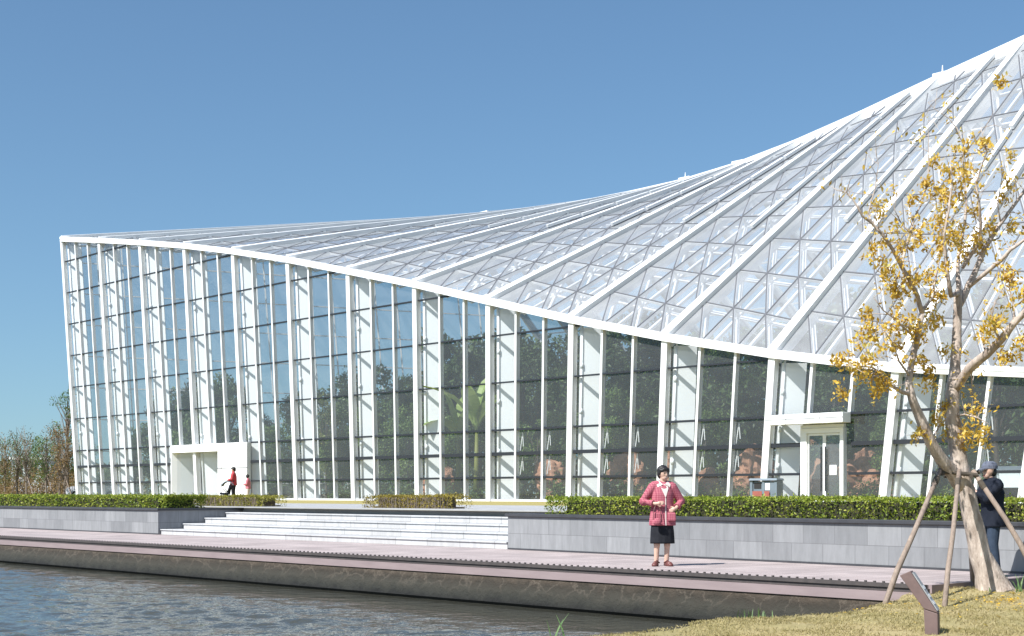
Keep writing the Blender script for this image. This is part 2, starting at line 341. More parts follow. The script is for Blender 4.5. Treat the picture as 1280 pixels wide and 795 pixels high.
def watermat():
    m, nt, ns, L = newmat('pond_water')
    out = N(nt,'ShaderNodeOutputMaterial'); p = N(nt,'ShaderNodeBsdfPrincipled', Roughness=.06, IOR=1.33); L.new(p.outputs[0], out.inputs[0])
    p.inputs['Base Color'].default_value = (.058,.058,.046,1)
    tc = N(nt,'ShaderNodeTexCoord')
    mp = N(nt,'ShaderNodeMapping'); mp.inputs['Rotation'].default_value = (0,0,R(-47)); mp.inputs['Scale'].default_value = (1.0,1.0,1); L.new(tc.outputs['Object'], mp.inputs[0])
    n1 = N(nt,'ShaderNodeTexNoise', Scale=6.0, Detail=2, Roughness=.5); L.new(mp.outputs[0], n1.inputs['Vector'])
    n2 = N(nt,'ShaderNodeTexNoise', Scale=.33, Detail=2); L.new(mp.outputs[0], n2.inputs['Vector'])
    ad = N(nt,'ShaderNodeMath', operation='MULTIPLY_ADD'); ad.inputs[1].default_value = .8; L.new(n2.outputs['Fac'], ad.inputs[0]); L.new(n1.outputs['Fac'], ad.inputs[2])
    spw = N(nt,'ShaderNodeSeparateXYZ'); L.new(tc.outputs['Object'], spw.inputs[0])
    n3 = N(nt,'ShaderNodeTexNoise', Scale=.5, Detail=2); L.new(tc.outputs['Object'], n3.inputs['Vector'])
    yy = N(nt,'ShaderNodeMath', operation='MULTIPLY_ADD'); yy.inputs[1].default_value = 2.5; L.new(n3.outputs['Fac'], yy.inputs[0]); L.new(spw.outputs[1], yy.inputs[2])
    am = N(nt,'ShaderNodeMapRange'); am.inputs['From Min'].default_value = 17.2; am.inputs['From Max'].default_value = 14.2; am.inputs['To Min'].default_value = .12; am.inputs['To Max'].default_value = .5; L.new(yy.outputs[0], am.inputs[0])
    b = N(nt,'ShaderNodeBump', Distance=.05); L.new(am.outputs[0], b.inputs['Strength']); L.new(ad.outputs[0], b.inputs['Height']); L.new(b.outputs[0], p.inputs['Normal'])
    return m
M['water'] = watermat()
M['lawn'] = mat('dry_lawn', (.38,.30,.15), (.25,.215,.085), scale=.7, rough=.95, bump=.8, bscale=30)
M['paving'] = blockmat('terrace_paving', (.38,.38,.385), (.33,.33,.335), (.34,.33,.32), 1.2, .6, msize=.008, streak=.08, vert=False)
M['strip'] = mat('dry_grass_strip', (.36,.28,.10), (.28,.25,.08), scale=2, rough=1, bump=.5)
M['ground'] = mat('park_ground', (.13,.12,.06), (.20,.16,.085), scale=.15, rough=1)
M['floor'] = mat('greenhouse_paving', (.22,.20,.17), (.12,.105,.08), scale=.35, rough=1)
# ------------------------------------------------------------------ world, sun, camera
SUN_EL = 48.0; SDIR = Vector((-.03,-1,0)).normalized()
w = bpy.data.worlds.new('World'); scene.world = w; w.use_nodes = True
nt = w.node_tree; nt.nodes.clear()
sky = nt.nodes.new('ShaderNodeTexSky'); sky.sky_type = 'NISHITA'; sky.sun_disc = False
sky.sun_elevation = R(SUN_EL); sky.sun_rotation = math.atan2(SDIR.x, SDIR.y)
sky.altitude = 0; sky.air_density = 1.0; sky.dust_density = 1.0; sky.ozone_density = 2.6
tcw = nt.nodes.new('ShaderNodeTexCoord'); sxyz = nt.nodes.new('ShaderNodeSeparateXYZ'); cxyz = nt.nodes.new('ShaderNodeCombineXYZ')
mz = nt.nodes.new('ShaderNodeMath'); mz.operation = 'MULTIPLY_ADD'; mz.inputs[1].default_value = .86; mz.inputs[2].default_value = .05
nt.links.new(tcw.outputs['Generated'], sxyz.inputs[0]); nt.links.new(sxyz.outputs[0], cxyz.inputs[0]); nt.links.new(sxyz.outputs[1], cxyz.inputs[1])
nt.links.new(sxyz.outputs[2], mz.inputs[0]); nt.links.new(mz.outputs[0], cxyz.inputs[2]); nt.links.new(cxyz.outputs[0], sky.inputs[0])
bg = nt.nodes.new('ShaderNodeBackground'); bg.inputs[1].default_value = .085
wo = nt.nodes.new('ShaderNodeOutputWorld'); tn = nt.nodes.new('ShaderNodeMix'); tn.data_type = 'RGBA'; tn.blend_type = 'MULTIPLY'; tn.inputs[0].default_value = 1; tn.inputs[7].default_value = (.805,.98,1.04,1)
nt.links.new(sky.outputs[0], tn.inputs[6]); nt.links.new(tn.outputs[2], bg.inputs[0]); nt.links.new(bg.outputs[0], wo.inputs[0])
sl = bpy.data.lights.new('sun', 'SUN'); sl.energy = 5.0; sl.angle = R(.5); sl.color = (1,.985,.955)
so = bpy.data.objects.new('sun', sl); COL.objects.link(so)
S3 = Vector((SDIR.x*math.cos(R(SUN_EL)), SDIR.y*math.cos(R(SUN_EL)), math.sin(R(SUN_EL))))
so.rotation_euler = (-S3).to_track_quat('-Z','Y').to_euler(); so.location = (0,0,60)
cam = bpy.data.cameras.new('camera'); co = bpy.data.objects.new('camera', cam); COL.objects.link(co); scene.camera = co
co.location = (0,0,CAMZ); co.rotation_euler = (R(90),0,math.atan2(SU,CU))
cam.sensor_width = 36; cam.lens = 36*FPX/1280; cam.shift_y = 219.5/1280; cam.clip_start = .1; cam.clip_end = 6000
scene.view_settings.view_transform = 'Standard'; scene.view_settings.look = 'None'
scene.view_settings.exposure = .62; scene.view_settings.gamma = 1
cy = scene.cycles; cy.max_bounces = 10; cy.diffuse_bounces = 4; cy.glossy_bounces = 5; cy.transmission_bounces = 6; cy.transparent_max_bounces = 40
cy.use_denoising = True; cy.caustics_reflective = False; cy.caustics_refractive = False; cy.sample_clamp_indirect = 6
# ------------------------------------------------------------------ setting
TZ = .79                                   # terrace height
mb = MB(); mb.poly([(-3000,23.0,TZ-.03),(3000,23.0,TZ-.03),(3000,5000,TZ-.03),(-3000,5000,TZ-.03)])
tag(mb.build('ground', M['ground']), kind='structure')
mb = MB(); mb.box(-140,60,23.3,33.0,TZ-.4,TZ)
tag(mb.build('terrace_pavement', M['paving']), kind='structure')
mb = MB(); mb.box(-140,60,33.0,47.9,TZ-.4,TZ+.012)
tag(mb.build('grass_verge', M['strip']), kind='structure')
mb = MB(); wx = np.arange(-46, 3.01, .085); wy = np.arange(5.0, 16.9, .085); nxw, nyw = len(wx), len(wy)
ca, sa = math.cos(R(25)), math.sin(R(25))
for y in wy:
    for x in wx:
        e = mnoise.noise(Vector((x*.22,y*.3,5)))
        am = min(1.0, max(.10, (16.0+e*1.6-y)/2.6))
        p, q = x*ca+y*sa, -x*sa+y*ca
        hgt = mnoise.noise(Vector((p*1.15,q*1.7,0)))*.040+mnoise.noise(Vector((p*2.9,q*3.6,9)))*.036+mnoise.noise(Vector((x*.5,y*.6,2)))*.03
        mb.v.append((x,y,-.72+hgt*am*(.75+.6*e)))
for j in range(nyw-1):
    for i in range(nxw-1):
        k = j*nxw+i; mb.f.append((k,k+1,k+nxw+1,k+nxw)); mb.m.append(0)
x0, x1, y0, y1 = wx[0], wx[-1], wy[0], wy[-1]
for (a,b,c,d) in ((-400,x0,-300,16.9),(x1,300,-300,16.9),(x0,x1,-300,y0),(x0,x1,y1,16.9)):
    mb.poly([(a,c,-.72),(b,c,-.72),(b,d,-.72),(a,d,-.72)])
tag(mb.build('water', M['water'], smooth=True), kind='structure')
mb = MB(); mb.poly([(-400,-300,-2.2),(300,-300,-2.2),(300,24,-2.2),(-400,24,-2.2)])
tag(mb.build('pond_bed_ground', M['soil']), kind='structure')
# boardwalk
DX0, DX1 = -140.0, -9.95
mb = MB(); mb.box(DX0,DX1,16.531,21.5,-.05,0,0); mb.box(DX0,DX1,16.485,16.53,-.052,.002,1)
mb.box(DX0,DX1+.02,16.51,16.62,-.105,-.052,1)            # dark strip, puts the shade of the gap under the nosing into colour
x = DX1-.1
while x > -75:
    mb.box(x-.014,x+.014,16.531,16.56,-.001,.020,1); x -= .14
mb.box(DX0,DX1+.05,16.47,16.56,-.235,-.108,2)            # facing board
mb.box(DX1,DX1+.05,16.565,21.0,-.235,-.001,2)
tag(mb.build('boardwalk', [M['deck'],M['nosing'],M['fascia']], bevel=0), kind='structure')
# concrete bank under it
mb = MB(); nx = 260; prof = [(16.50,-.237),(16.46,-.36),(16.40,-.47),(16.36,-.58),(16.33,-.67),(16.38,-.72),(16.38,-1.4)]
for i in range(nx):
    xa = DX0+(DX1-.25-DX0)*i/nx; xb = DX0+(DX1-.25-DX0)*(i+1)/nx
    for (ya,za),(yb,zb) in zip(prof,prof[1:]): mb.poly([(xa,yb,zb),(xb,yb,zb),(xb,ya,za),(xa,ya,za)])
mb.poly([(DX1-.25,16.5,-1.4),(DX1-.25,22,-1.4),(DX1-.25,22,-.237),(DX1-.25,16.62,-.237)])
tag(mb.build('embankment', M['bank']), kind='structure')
# lawn mound in front of us
shore = [(-16,-2),(-8,3.6),(-3.2,8.4),(-1.0,11.6),(.75,14.1),(1.85,15.25),(2.72,16.05),(3.7,17.05),(4.6,18.4)]
endl = [W(*p) for p in shore]; corner = Vector((-10.05,16.3,0)); land = [p.to_2d() for p in endl] + [Vector((-10.3,17.4)), Vector((-10.3,21)), Vector((30,21)), Vector((40,-20)), Vector((0,-20))]
shore2 = [p.to_2d() for p in endl]
def inside(p, poly):
    c = False; j = len(poly)-1
    for i in range(len(poly)):
        a, b = poly[i], poly[j]
        if (a.y > p.y) != (b.y > p.y) and p.x < (b.x-a.x)*(p.y-a.y)/(b.y-a.y)+a.x: c = not c
        j = i
    return c
def dist_shore(p):
    best = 1e9
    for a, b in zip(shore2, shore2[1:]):
        ab = b-a; t = max(0, min(1, (p-a).dot(ab)/ab.length_squared)); best = min(best, (p-(a+ab*t)).length)
    return best
def lawn_z(x, y):
    p = Vector((x,y)); d = dist_shore(p); s = 1 if inside(p, land) else -1
    n = mnoise.noise(Vector((x*.9,y*.9,0)))*.05 + mnoise.noise(Vector((x*3,y*3,3)))*.018
    if s < 0: return -.74 - min(.6, d*.6)
    t = min(1, d/.55); t = t*t*(3-2*t)
    hump = .10*math.exp(-((x+9.35)**2+(y-17.2)**2)/.9)
    return -.74 + t*(.56+n+.02) + hump*t - .02*max(0, d-2)*.5
gx = np.arange(-16, 16, .16); gy = np.arange(-6, 20.4, .16)
mb = MB(); idx = {}
for i, x in enumerate(gx):
    for j, y in enumerate(gy):
        idx[i,j] = len(mb.v); mb.v.append((x, y, lawn_z(x,y)))
for i in range(len(gx)-1):
    for j in range(len(gy)-1):
        q = (idx[i,j],idx[i+1,j],idx[i+1,j+1],idx[i,j+1])
        if max(mb.v[k][2] for k in q) > -1.0: mb.f.append(q); mb.m.append(0)
tag(mb.build('lawn_ground', M['lawn'], smooth=True), kind='structure')
pts = []
while len(pts) < 42000:
    Y = random.uniform(11.5, 19.8); X = random.uniform(.4, .38*Y)
    p = W(X, Y); 
    if p.x < -10.2 and p.y > 16.3: continue
    if p.y > 20.1: continue
    z = lawn_z(p.x, p.y)
    if z < -.68: continue
    if mnoise.noise(Vector((p.x*1.7,p.y*1.7,8))) < random.uniform(-.55,.25): continue
    pts.append((p.x,p.y,z+.012))
C = np.array(pts)
me = leaf_mesh('grass', C, .045, M['grassleaf'], aspect=.16, up=-.2, droop=-1.4)
tag(link('grass', me), kind='stuff')
pts = []
for k in range(520):
    a = random.uniform(0,6.28); r_ = abs(random.gauss(0,1.7)); x = -8.6+r_*math.cos(a); y = 16.2+r_*math.sin(a)*1.3
    if y > 20 or (x < -10.2 and y > 16.2): continue
    z = lawn_z(x,y)
    if z > -.45: pts.append((x,y,z+.03))
me = leaf_mesh('fallen_leaves', np.array(pts), .055, M['lf_yellow'], aspect=.5, up=3)
tag(link('fallen_leaves', me), kind='stuff')
# ------------------------------------------------------------------ planters and steps
def planter(name, x0, x1, depth, loc, rz, label, side=True):
    t = empty(name, loc, rz, label, 'planter')
    mb = MB(); mb.box(x0,x1,0,depth,-.3,.70); mb.build('wall', M['stone'], t)
    mb = MB(); mb.box(x0-.05,x1+.05,-.05,.33,.702,.765)
    if side == 'r': mb.box(x1-.28,x1+.05,.331,depth,.702,.765)
    if side == 'l': mb.box(x0-.05,x0+.28,.331,depth,.702,.765)
    mb.build('cap', M['cap'], t, bevel=.008)
    mb = MB(); mb.box(x0+.1,x1-.1,.34,depth,.70,.725); mb.build('soil', M['soil'], t)
    mb = MB(); mb.box(x0+.001,x1,-.012,-.002,-.02,.035); mb.build('base_strip', M['cap'], t)  # thin dark strip along the foot of the wall
    return t
planter('stone_planter', -100, 0, 3.2, (-37.32,20.45,0), 0, 'long grey stone planter wall left of the white steps', 'r')
RZ = -math.atan(.055)
planter('stone_planter', 0, 34, 2.6, (-22.35,20.5,0), RZ, 'long grey stone planter wall behind the woman in pink', 'l')
st = empty('stone_steps', (-37.3,20.5,0), 0, 'wide flight of five pale stone steps between the two planters', 'steps')
for k in range(5):
    mb = MB(); z1 = TZ/5*(k+1)
    mb.box(.01,14.9,.72*k+.03,3.3,z1-TZ/5+.001-(.2 if k==0 else 0),z1-.032)
    mb.box(.006,14.9,.72*k,3.3 if k < 4 else 3.0,z1-.0315,z1-(.0 if k<4 else .001))
    mb.build('step', M['marble'], st, bevel=.006)
def hedge(x0, x1, y0, y1, z0, z1, loc, rz, label, mt, dens=420, size=.055, group='clipped hedges', stems=False):
    t = empty('hedge', loc, rz, label, 'hedge')
    t['group'] = group
    L = x1-x0; D = y1-y0; H = z1-z0
    n = int(L*(D+2*H)*dens*1.7)
    x = RNG.uniform(x0, x1, n); 
    bump = np.array([mnoise.noise(Vector((a*1.3,3.3,loc[0]))) + .6*mnoise.noise(Vector((a*4.1,1.3,loc[0]))) for a in x])
    top = z1 - .03 + bump*.05
    endf = np.clip(np.minimum(x-x0, x1-x)/.35, 0, 1); endf = np.sqrt(endf)
    which = RNG.uniform(0,1,n); pf = H/(D+2*H)
    y = np.where(which < pf*1.35, y0+np.abs(RNG.normal(0,.05,n)), np.where(which < 1-pf*.4, RNG.uniform(y0,y1,n), y1-np.abs(RNG.normal(0,.05,n))))
    z = np.where(which < pf*1.35, RNG.uniform(z0,1,n)*0+z0+RNG.uniform(0,1,n)*(top-z0), np.where(which < 1-pf*.4, top-np.abs(RNG.normal(0,.045,n)), z0+RNG.uniform(0,1,n)*(top-z0)))
    z = z0+(z-z0)*(.45+.55*endf); 
    y = y + np.sin(x*5.3)*.02 + np.where(which < pf*1.35, (z-z0)*-.05, 0)
    ne = int(n*.035); x[:ne] = np.where(RNG.uniform(0,1,ne) < .5, x0+np.abs(RNG.normal(0,.07,ne)), x1-np.abs(RNG.normal(0,.07,ne))); y[:ne] = RNG.uniform(y0,y1,ne)
    spray = RNG.uniform(0,1,n) < .05; z = z + spray*RNG.uniform(0,.07,n)
    me = leaf_mesh('foliage', np.stack([x,y,z],axis=1), size, mt, aspect=.5, up=.5, droop=-.5)
    link('foliage', me, t)
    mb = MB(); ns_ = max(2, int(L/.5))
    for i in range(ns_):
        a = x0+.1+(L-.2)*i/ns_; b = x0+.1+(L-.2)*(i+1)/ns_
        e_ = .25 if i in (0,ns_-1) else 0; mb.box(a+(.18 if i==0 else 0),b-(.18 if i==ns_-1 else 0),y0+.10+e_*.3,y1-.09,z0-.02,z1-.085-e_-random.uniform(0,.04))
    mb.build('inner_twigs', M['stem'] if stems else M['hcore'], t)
    if stems:
        mb = MB()
        for i in range(int(L*26)):
            a = random.uniform(x0+.03,x1-.03); b = y0+random.uniform(0,.1)
            mb.tube([(a,b,z0-.02),(a+random.uniform(-.06,.06),b+random.uniform(-.04,.04),z1-.1)], .007, n=4)
        mb.build('stems', M['twig'], t)
    return t
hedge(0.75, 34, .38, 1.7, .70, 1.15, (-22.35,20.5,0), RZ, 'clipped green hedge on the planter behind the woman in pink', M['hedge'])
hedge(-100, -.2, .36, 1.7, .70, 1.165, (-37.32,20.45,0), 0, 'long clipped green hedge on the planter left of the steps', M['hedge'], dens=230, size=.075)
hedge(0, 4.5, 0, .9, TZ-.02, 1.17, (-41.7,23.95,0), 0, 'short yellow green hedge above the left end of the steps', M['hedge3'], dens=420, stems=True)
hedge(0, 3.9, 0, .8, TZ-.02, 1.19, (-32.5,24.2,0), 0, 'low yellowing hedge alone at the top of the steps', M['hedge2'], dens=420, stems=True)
# ------------------------------------------------------------------ the greenhouse
FY = 48.27; NF = 16
Hh = [19.8,18.9,17.95,16.95,15.82,14.55,13.15,11.75,10.25,8.78,7.45,6.28,5.32,4.75,4.4,4.2]
TB = [-32.33+3.903*i for i in range(NF)]
TT = [-34.18,-30.02,-25.87,-21.75,-17.63,-13.44,-9.28,-5.17,-1.12,2.93,6.93,10.94,14.92,18.90,22.85,26.8]
UB = [1.4744*t-52.33 for t in TB]; UT = [1.4744*t-52.33 for t in TT]
V = Vector((.33,.943,0)).normalized(); WV = Vector((V.y,-V.x,0)); V2 = Vector((.64,.77,0)).normalized(); W2 = Vector((V2.y,-V2.x,0))   # V: frames; V2: their inner fins
RD = [15.37+1.65*(10-i) for i in range(NF)]
RZD = [23.4,22.6,21.85,21.15,20.55,20.05,19.65,19.5,19.6,19.9,20.3,20.65,21.0,21.4,21.8,22.2]
A = [Vector((UT[i],FY,TZ+Hh[i])) for i in range(NF)]
B = [Vector((UT[i],FY,0))+V*RD[i]+Vector((0,0,RZD[i]+CAMZ)) for i in range(NF)]
BACK = [B[i]+V*13+Vector((0,0,-RZD[i]+7.5)) for i in range(NF)]
def ucol(i, z): return UB[i]+(UT[i]-UB[i])*(z-TZ)/Hh[i]
def umul(i, f, z): return ucol(i,z)*(1-f)+ucol(i+1,z)*f
def heave(i, f): return TZ+Hh[i]*(1-f)+Hh[i+1]*f
gh = empty('greenhouse', (UB[8],FY,TZ), 0, 'large white framed glass greenhouse with a sweeping sloped glass roof', 'greenhouse')
OFF = Vector(gh.location)
def part(mb, name, mats, parent=gh, **kw):
    mb.v = [(v[0]-OFF.x, v[1]-OFF.y, v[2]-OFF.z) for v in mb.v]
    return mb.build(name, mats, parent, **kw)
ENT = (3, 4)         # the white porch stands before bays 2-4
for i in range(NF):
    mb = MB(); hw = .17; zt = A[i].z
    def col4(u, z, y0, y1, h): return [(u-h,y0,z),(u+h,y0,z),(u+h,y1,z),(u-h,y1,z)]
    mb.hexa(col4(UB[i],TZ,FY-.16,FY+.14,hw), col4(UT[i],zt-.12,FY-.16,FY+.14,hw))
    c = part(mb, 'column', M['white'])
    mb = MB(); b0 = Vector((UB[i],FY,TZ)); t0 = Vector((UT[i],FY,zt-.1))
    def quad(o, a, b, h): return [o+V2*a-W2*h, o+V2*a+W2*h, o+V2*b+W2*h, o+V2*b-W2*h]
    slope = (B[i].z-A[i].z)/RD[i]
    mb.hexa(quad(b0,.34,1.36,.12), [p-Vector((0,0,.34)) for p in quad(t0,.34,1.36,.12)])
    part(mb, 'fin', M['white2'], c)
    mb = MB()
    for dv, du in ((.26,.30),):
        mb.tube([b0+V*dv+Vector((du,0,0)), t0+V*dv+Vector((du,0,-.2))], .05, n=6)
    for f in (.25,.5,.75):
        q = b0.lerp(t0, f)+V*.26+Vector((.30,0,0)); mb.tube([q-Vector((0,0,.12)), q+Vector((0,0,.12))], .085, n=6)
    part(mb, 'downpipe', M['white'], c, smooth=True)
    mb = MB(); d = (B[i]-A[i]).normalized()
    p, q = A[i]-d*.1, B[i]+d*.35
    up = Vector((0,0,1))
    def frame_at(pts, k):      # in-surface side vector and surface normal beside the rib
        j0, j1 = max(0,k-1), min(NF-1,k+1); tn_ = pts[j1]-pts[j0]; tn_ = (tn_-d*tn_.dot(d)).normalized(); nr_ = d.cross(tn_)
        return (tn_, nr_ if nr_.z > 0 else -nr_)
    (sa_, na_), (sb_, nb_) = frame_at(A, i), frame_at(B, i)
    b4 = [p-sa_*.22-na_*.5, p+sa_*.22-na_*.5, q+sb_*.22-nb_*.5, q-sb_*.22-nb_*.5]; t4 = [p-sa_*.22+na_*.24, p+sa_*.22+na_*.24, q+sb_*.22+nb_*.24, q-sb_*.22+nb_*.24]
    mb.hexa(b4, t4); part(mb, 'roof_rib', M['white'])
    mb = MB()
    p, q = B[i]+d*.36, BACK[i]
    mb.hexa([p-WV*.2-up*.7,p+WV*.2-up*.7,q+WV*.2-up*.7,q-WV*.2-up*.7],[p-WV*.2+up*.1,p+WV*.2+up*.1,q+WV*.2+up*.1,q-WV*.2+up*.1])
    g0 = Vector((q.x,q.y,TZ)); mb.hexa([g0-WV*.2-V*.3,g0+WV*.2-V*.3,g0+WV*.2+V*.3,g0-WV*.2+V*.3],[q-WV*.2-V*.3-up*.71,q+WV*.2-V*.3-up*.71,q+WV*.2+V*.3-up*.71,q-WV*.2+V*.3-up*.71])
    part(mb, 'rear_rib', M['white'])
# eave, ridge
for nm, P, w_, u_, d_ in (('eave_beam',A,.5,.13,.24),('ridge_beam',B,.5,.22,.35)):
    mb = MB()
    for i in range(NF-1):
        p, q = P[i], P[i+1]
        mb.beam(p, q, w_, u_, d_)
    part(mb, nm, M['white'])
mb = MB()
for i in range(NF-1): mb.beam(A[i]+Vector((0,-.26,-.02)), A[i+1]+Vector((0,-.26,-.02)), .03, .10, .03)
part(mb, 'gutter', M['white2'])
ROWS = [1.2,2.4,3.6]+[3.6+2.4*k for k in range(1,8)]
for i in range(NF-1):
    bay = None
    # transoms: dark bars at even heights, cut off by the sloping eave
    mb = MB()
    for r in ROWS:
        z = TZ+r; f1 = 1.0
        if z > heave(i,0)-.3: continue
        if z > heave(i,1)-.3: f1 = (heave(i,0)-.3-z)/(heave(i,0)-heave(i,1))
        if r <= 3.7 and i in (2,3) : 
            # the porch takes the place of the low transoms here
            if i == 3: continue
            f1 = min(f1, .5)
        f0 = 0.0
        if i == 11 and r < 3.5:         # doorway bay
            segs = [(0,.34),(.70,1)]
        else: segs = [(0,f1)]
        h = .085 if r == 2.4 else (.052 if r == 1.2 else (.048 if r==3.6 else .036))
        for f0, f1b in segs:
            ua = umul(i,f0,z)+(.17 if f0 == 0 else .0); ub = umul(i,f1b,z)-(.17 if f1b == 1 else 0)
            mb.box(ua, ub, FY-.045, FY+.11, z-h, z+h)
    bay = part(mb, 'facade_bay', M['dark'])
    for f in (1/3, 2/3):
        mb = MB(); zt = heave(i,f)-.2
        z0 = TZ
        if i in (2,3) and not (i == 2 and f < .5): z0 = TZ+3.6
        if i == 11 : z0 = TZ+3.65
        def q4(z): u = umul(i,f,z); return [(u-.065,FY-.075,z),(u+.065,FY-.075,z),(u+.065,FY+.16,z),(u-.065,FY+.16,z)]
        mb.hexa(q4(z0), q4(zt)); part(mb, 'mullion', M['white'], bay)
    mb = MB(); zb = TZ+.02; e = .12
    mb.poly([(ucol(i,zb)+e,FY+.03,zb),(ucol(i+1,zb)-e,FY+.03,zb),(UT[i+1]-e,FY+.03,A[i+1].z-.1),(UT[i]+e,FY+.03,A[i].z-.1)])
    part(mb, 'glass', M['glass'], bay)
    mb = MB()
    if i != 11: mb.box(ucol(i,TZ)+.17, ucol(i+1,TZ)-.17, FY-.09, FY+.12, TZ, TZ+.11)
    else:
        mb.box(ucol(i,TZ)+.17, umul(i,.385,TZ), FY-.09, FY+.12, TZ, TZ+.11); mb.box(umul(i,.68,TZ), ucol(i+1,TZ)-.17, FY-.09, FY+.12, TZ, TZ+.11)
    part(mb, 'sill', M['white'], bay)
    if i >= 8 and i != 11:
        mb = MB()
        for f in (1/3,2/3):
            for r in (2.4,1.2):
                u = umul(i,f,TZ+r)+.10
                mb.tube([(u,FY+.2,TZ+r+.15),(u+.12,FY+.25,TZ+r+1.05)], .022, n=5); mb.tube([(u+.2,FY+.22,TZ+r+.35),(u+.12,FY+.25,TZ+r+1.05)], .018, n=5)
        part(mb, 'window_stay', M['white'], bay)
# roof strips
def clipseg(a, b, Lk, Lk1):
    (ua,va),(ub,vb) = a, b
    out = []
    t0, t1 = 0.0, 1.0
    for (fa, fb) in ((va-.12, vb-.12), ((Lk+(Lk1-Lk)*ua)-.15-va, (Lk+(Lk1-Lk)*ub)-.15-vb)):
        if fa < 0 and fb < 0: return None
        if fa < 0: t0 = max(t0, -fa/(fb-fa))
        elif fb < 0: t1 = min(t1, fa/(fa-fb))
    if t1-t0 < .02: return None
    return ((ua+(ub-ua)*t0, va+(vb-va)*t0), (ua+(ub-ua)*t1, va+(vb-va)*t1))
for i in range(NF-1):
    L0, L1 = (B[i]-A[i]).length, (B[i+1]-A[i+1]).length
    d0, d1 = (B[i]-A[i]).normalized(), (B[i+1]-A[i+1]).normalized()
    def P(u, v): return (A[i]+d0*v).lerp(A[i+1]+d1*v, u)
    nv = 24
    mb = MB(); nrow = 7
    for a in range(nrow):
        for b in range(nv):
            q = []
            for (ua,vb) in ((a,b),(a+1,b),(a+1,b+1),(a,b+1)):
                u = .03+.94*ua/nrow; Lu = L0+(L1-L0)*u; q.append(P(u, .05+(Lu-.1)*vb/nv))
            mb.poly(q)
    rp = part(mb, 'roof_glazing', M['rglass'], smooth=True)
    segs = []
    dv = 2.4
    for j in range(-3, 16):
        nd = [(c/3, 2.5-.21*c+dv*j) for c in range(4)]; up_ = [(c/3, 2.5-.21*c+dv*(j+1)) for c in range(4)]
        for c in range(3):
            segs.append((nd[c], nd[c+1], 0)); segs.append((up_[c], nd[c+1], 0))
    for c in (1,2):
        prev = None
        segs.append(((c/3, 0), (c/3, L0+(L1-L0)*c/3), 1))
    mj = MB(); mf = MB()
    for a, b, k in segs:
        s = clipseg(a, b, L0, L1)
        if not s: continue
        (ua,va),(ub,vb) = s; p, q = P(ua,va), P(ub,vb)
        nrm = ((P(min(1,ua+.1),va)-P(max(0,ua-.1),va)).cross(P(ua,va+.3)-P(ua,va))).normalized()
        if nrm.z < 0: nrm = -nrm
        mj.beam(p+nrm*(.012+.004*k), q+nrm*(.012+.004*k), .058, .014, .004, upv=nrm)
        mf.beam(p-nrm*.02, q-nrm*.02, .085, 0, .13+.02*k, upv=nrm)
        ins = (q-p).normalized()*min(.12, (q-p).length*.2)
        mf.beam(p+ins-nrm*(.50+.02*k), q-ins-nrm*(.50+.02*k), .17, 0, .10, upv=nrm)
        mf.beam(p+ins*.4-nrm*.151, p+ins*.41-nrm*.499, .09, .045, .045, upv=(q-p).normalized())
    part(mj, 'joint_seal', M['joint'], rp); part(mf, 'coffer_frame', M['white'], rp)
    if 4 <= i <= 13:
        mb = MB(); c = 2
        Lu = L0+(L1-L0)*c/3; v = Lu*(.45 if i < 9 else .4)
        while v < Lu-2.4:
            p, q = P(c/3,v), P(c/3,v+2.25); nrm = Vector((0,-.5,.86))
            mb.beam(p+nrm*.06, q+nrm*.06, .22, .16, 0, upv=nrm); v += 2.4
        part(mb, 'roof_vent', M['white'], rp)
    # rear slope and rear wall glazing
    mb = MB(); mb.poly([B[i],B[i+1],BACK[i+1],BACK[i]])
    g0 = Vector((BACK[i].x,BACK[i].y,TZ)); g1 = Vector((BACK[i+1].x,BACK[i+1].y,TZ)); mb.poly([BACK[i],BACK[i+1],g1,g0])
    rg = part(mb, 'rear_glazing', M['farglass'])
    mb = MB()
    for f in (.2,.4,.6,.8): mb.beam(B[i].lerp(BACK[i],f), B[i+1].lerp(BACK[i+1],f), .1, .05, .05)
    for z in (3.2,6): mb.beam(g0+Vector((0,0,z)), g1+Vector((0,0,z)), .1, .05, .05)
    part(mb, 'rear_purlin', M['white'], rg)
# end wall on the left, in the plane of the first frame
mb = MB()
def PE(d, z):   # d along the frame
    t = (z-TZ)/Hh[0]; return Vector((UB[0]+(UT[0]-UB[0])*t, FY, z))+V*d
D2 = RD[0]+13
def ztop(d): return A[0].z+(B[0].z-A[0].z)*d/RD[0] if d < RD[0] else B[0].z+(BACK[0].z-B[0].z)*(d-RD[0])/13
n = 12
for k in range(n):
    a, b = .6+(D2-.6)*k/n, .6+(D2-.6)*(k+1)/n
    mb.poly([PE(a,TZ),PE(b,TZ),PE(b,ztop(b)-.6),PE(a,ztop(a)-.6)])
ew = part(mb, 'end_wall_glazing', M['farglass'])
mb = MB()
for k in range(1, n*2):
    d = .6+(D2-.6)*k/(n*2); mb.beam(PE(d,TZ), PE(d,ztop(d)-.6), .09, .06, .06, upv=WV)
for r in ROWS+[20.4]:
    z = TZ+r; 
    dmax = RD[0]+13*max(0,min(1,(B[0].z-.8-z)/(B[0].z-BACK[0].z)))
    mb.beam(PE(.6 if z < A[0].z-.6 else (z-A[0].z+1)/(B[0].z-A[0].z)*RD[0], z), PE(dmax,z), .09, .04, .04)
part(mb, 'end_wall_frame', M['white'], ew)
# lightning rods and small fittings along the ridge
for i, h in ((1,.1),(6,.45),(7,.1),(10,.5)):
    mb = MB(); p = B[i]+Vector((.1,0,.2)); mb.tube([p, p+Vector((0,0,h))], [.05,.02], n=5); mb.box(p.x-.5,p.x+.4,p.y-.1,p.y+.1,p.z-.03,p.z+.16)
    part(mb, 'lightning_rod', M['white'])
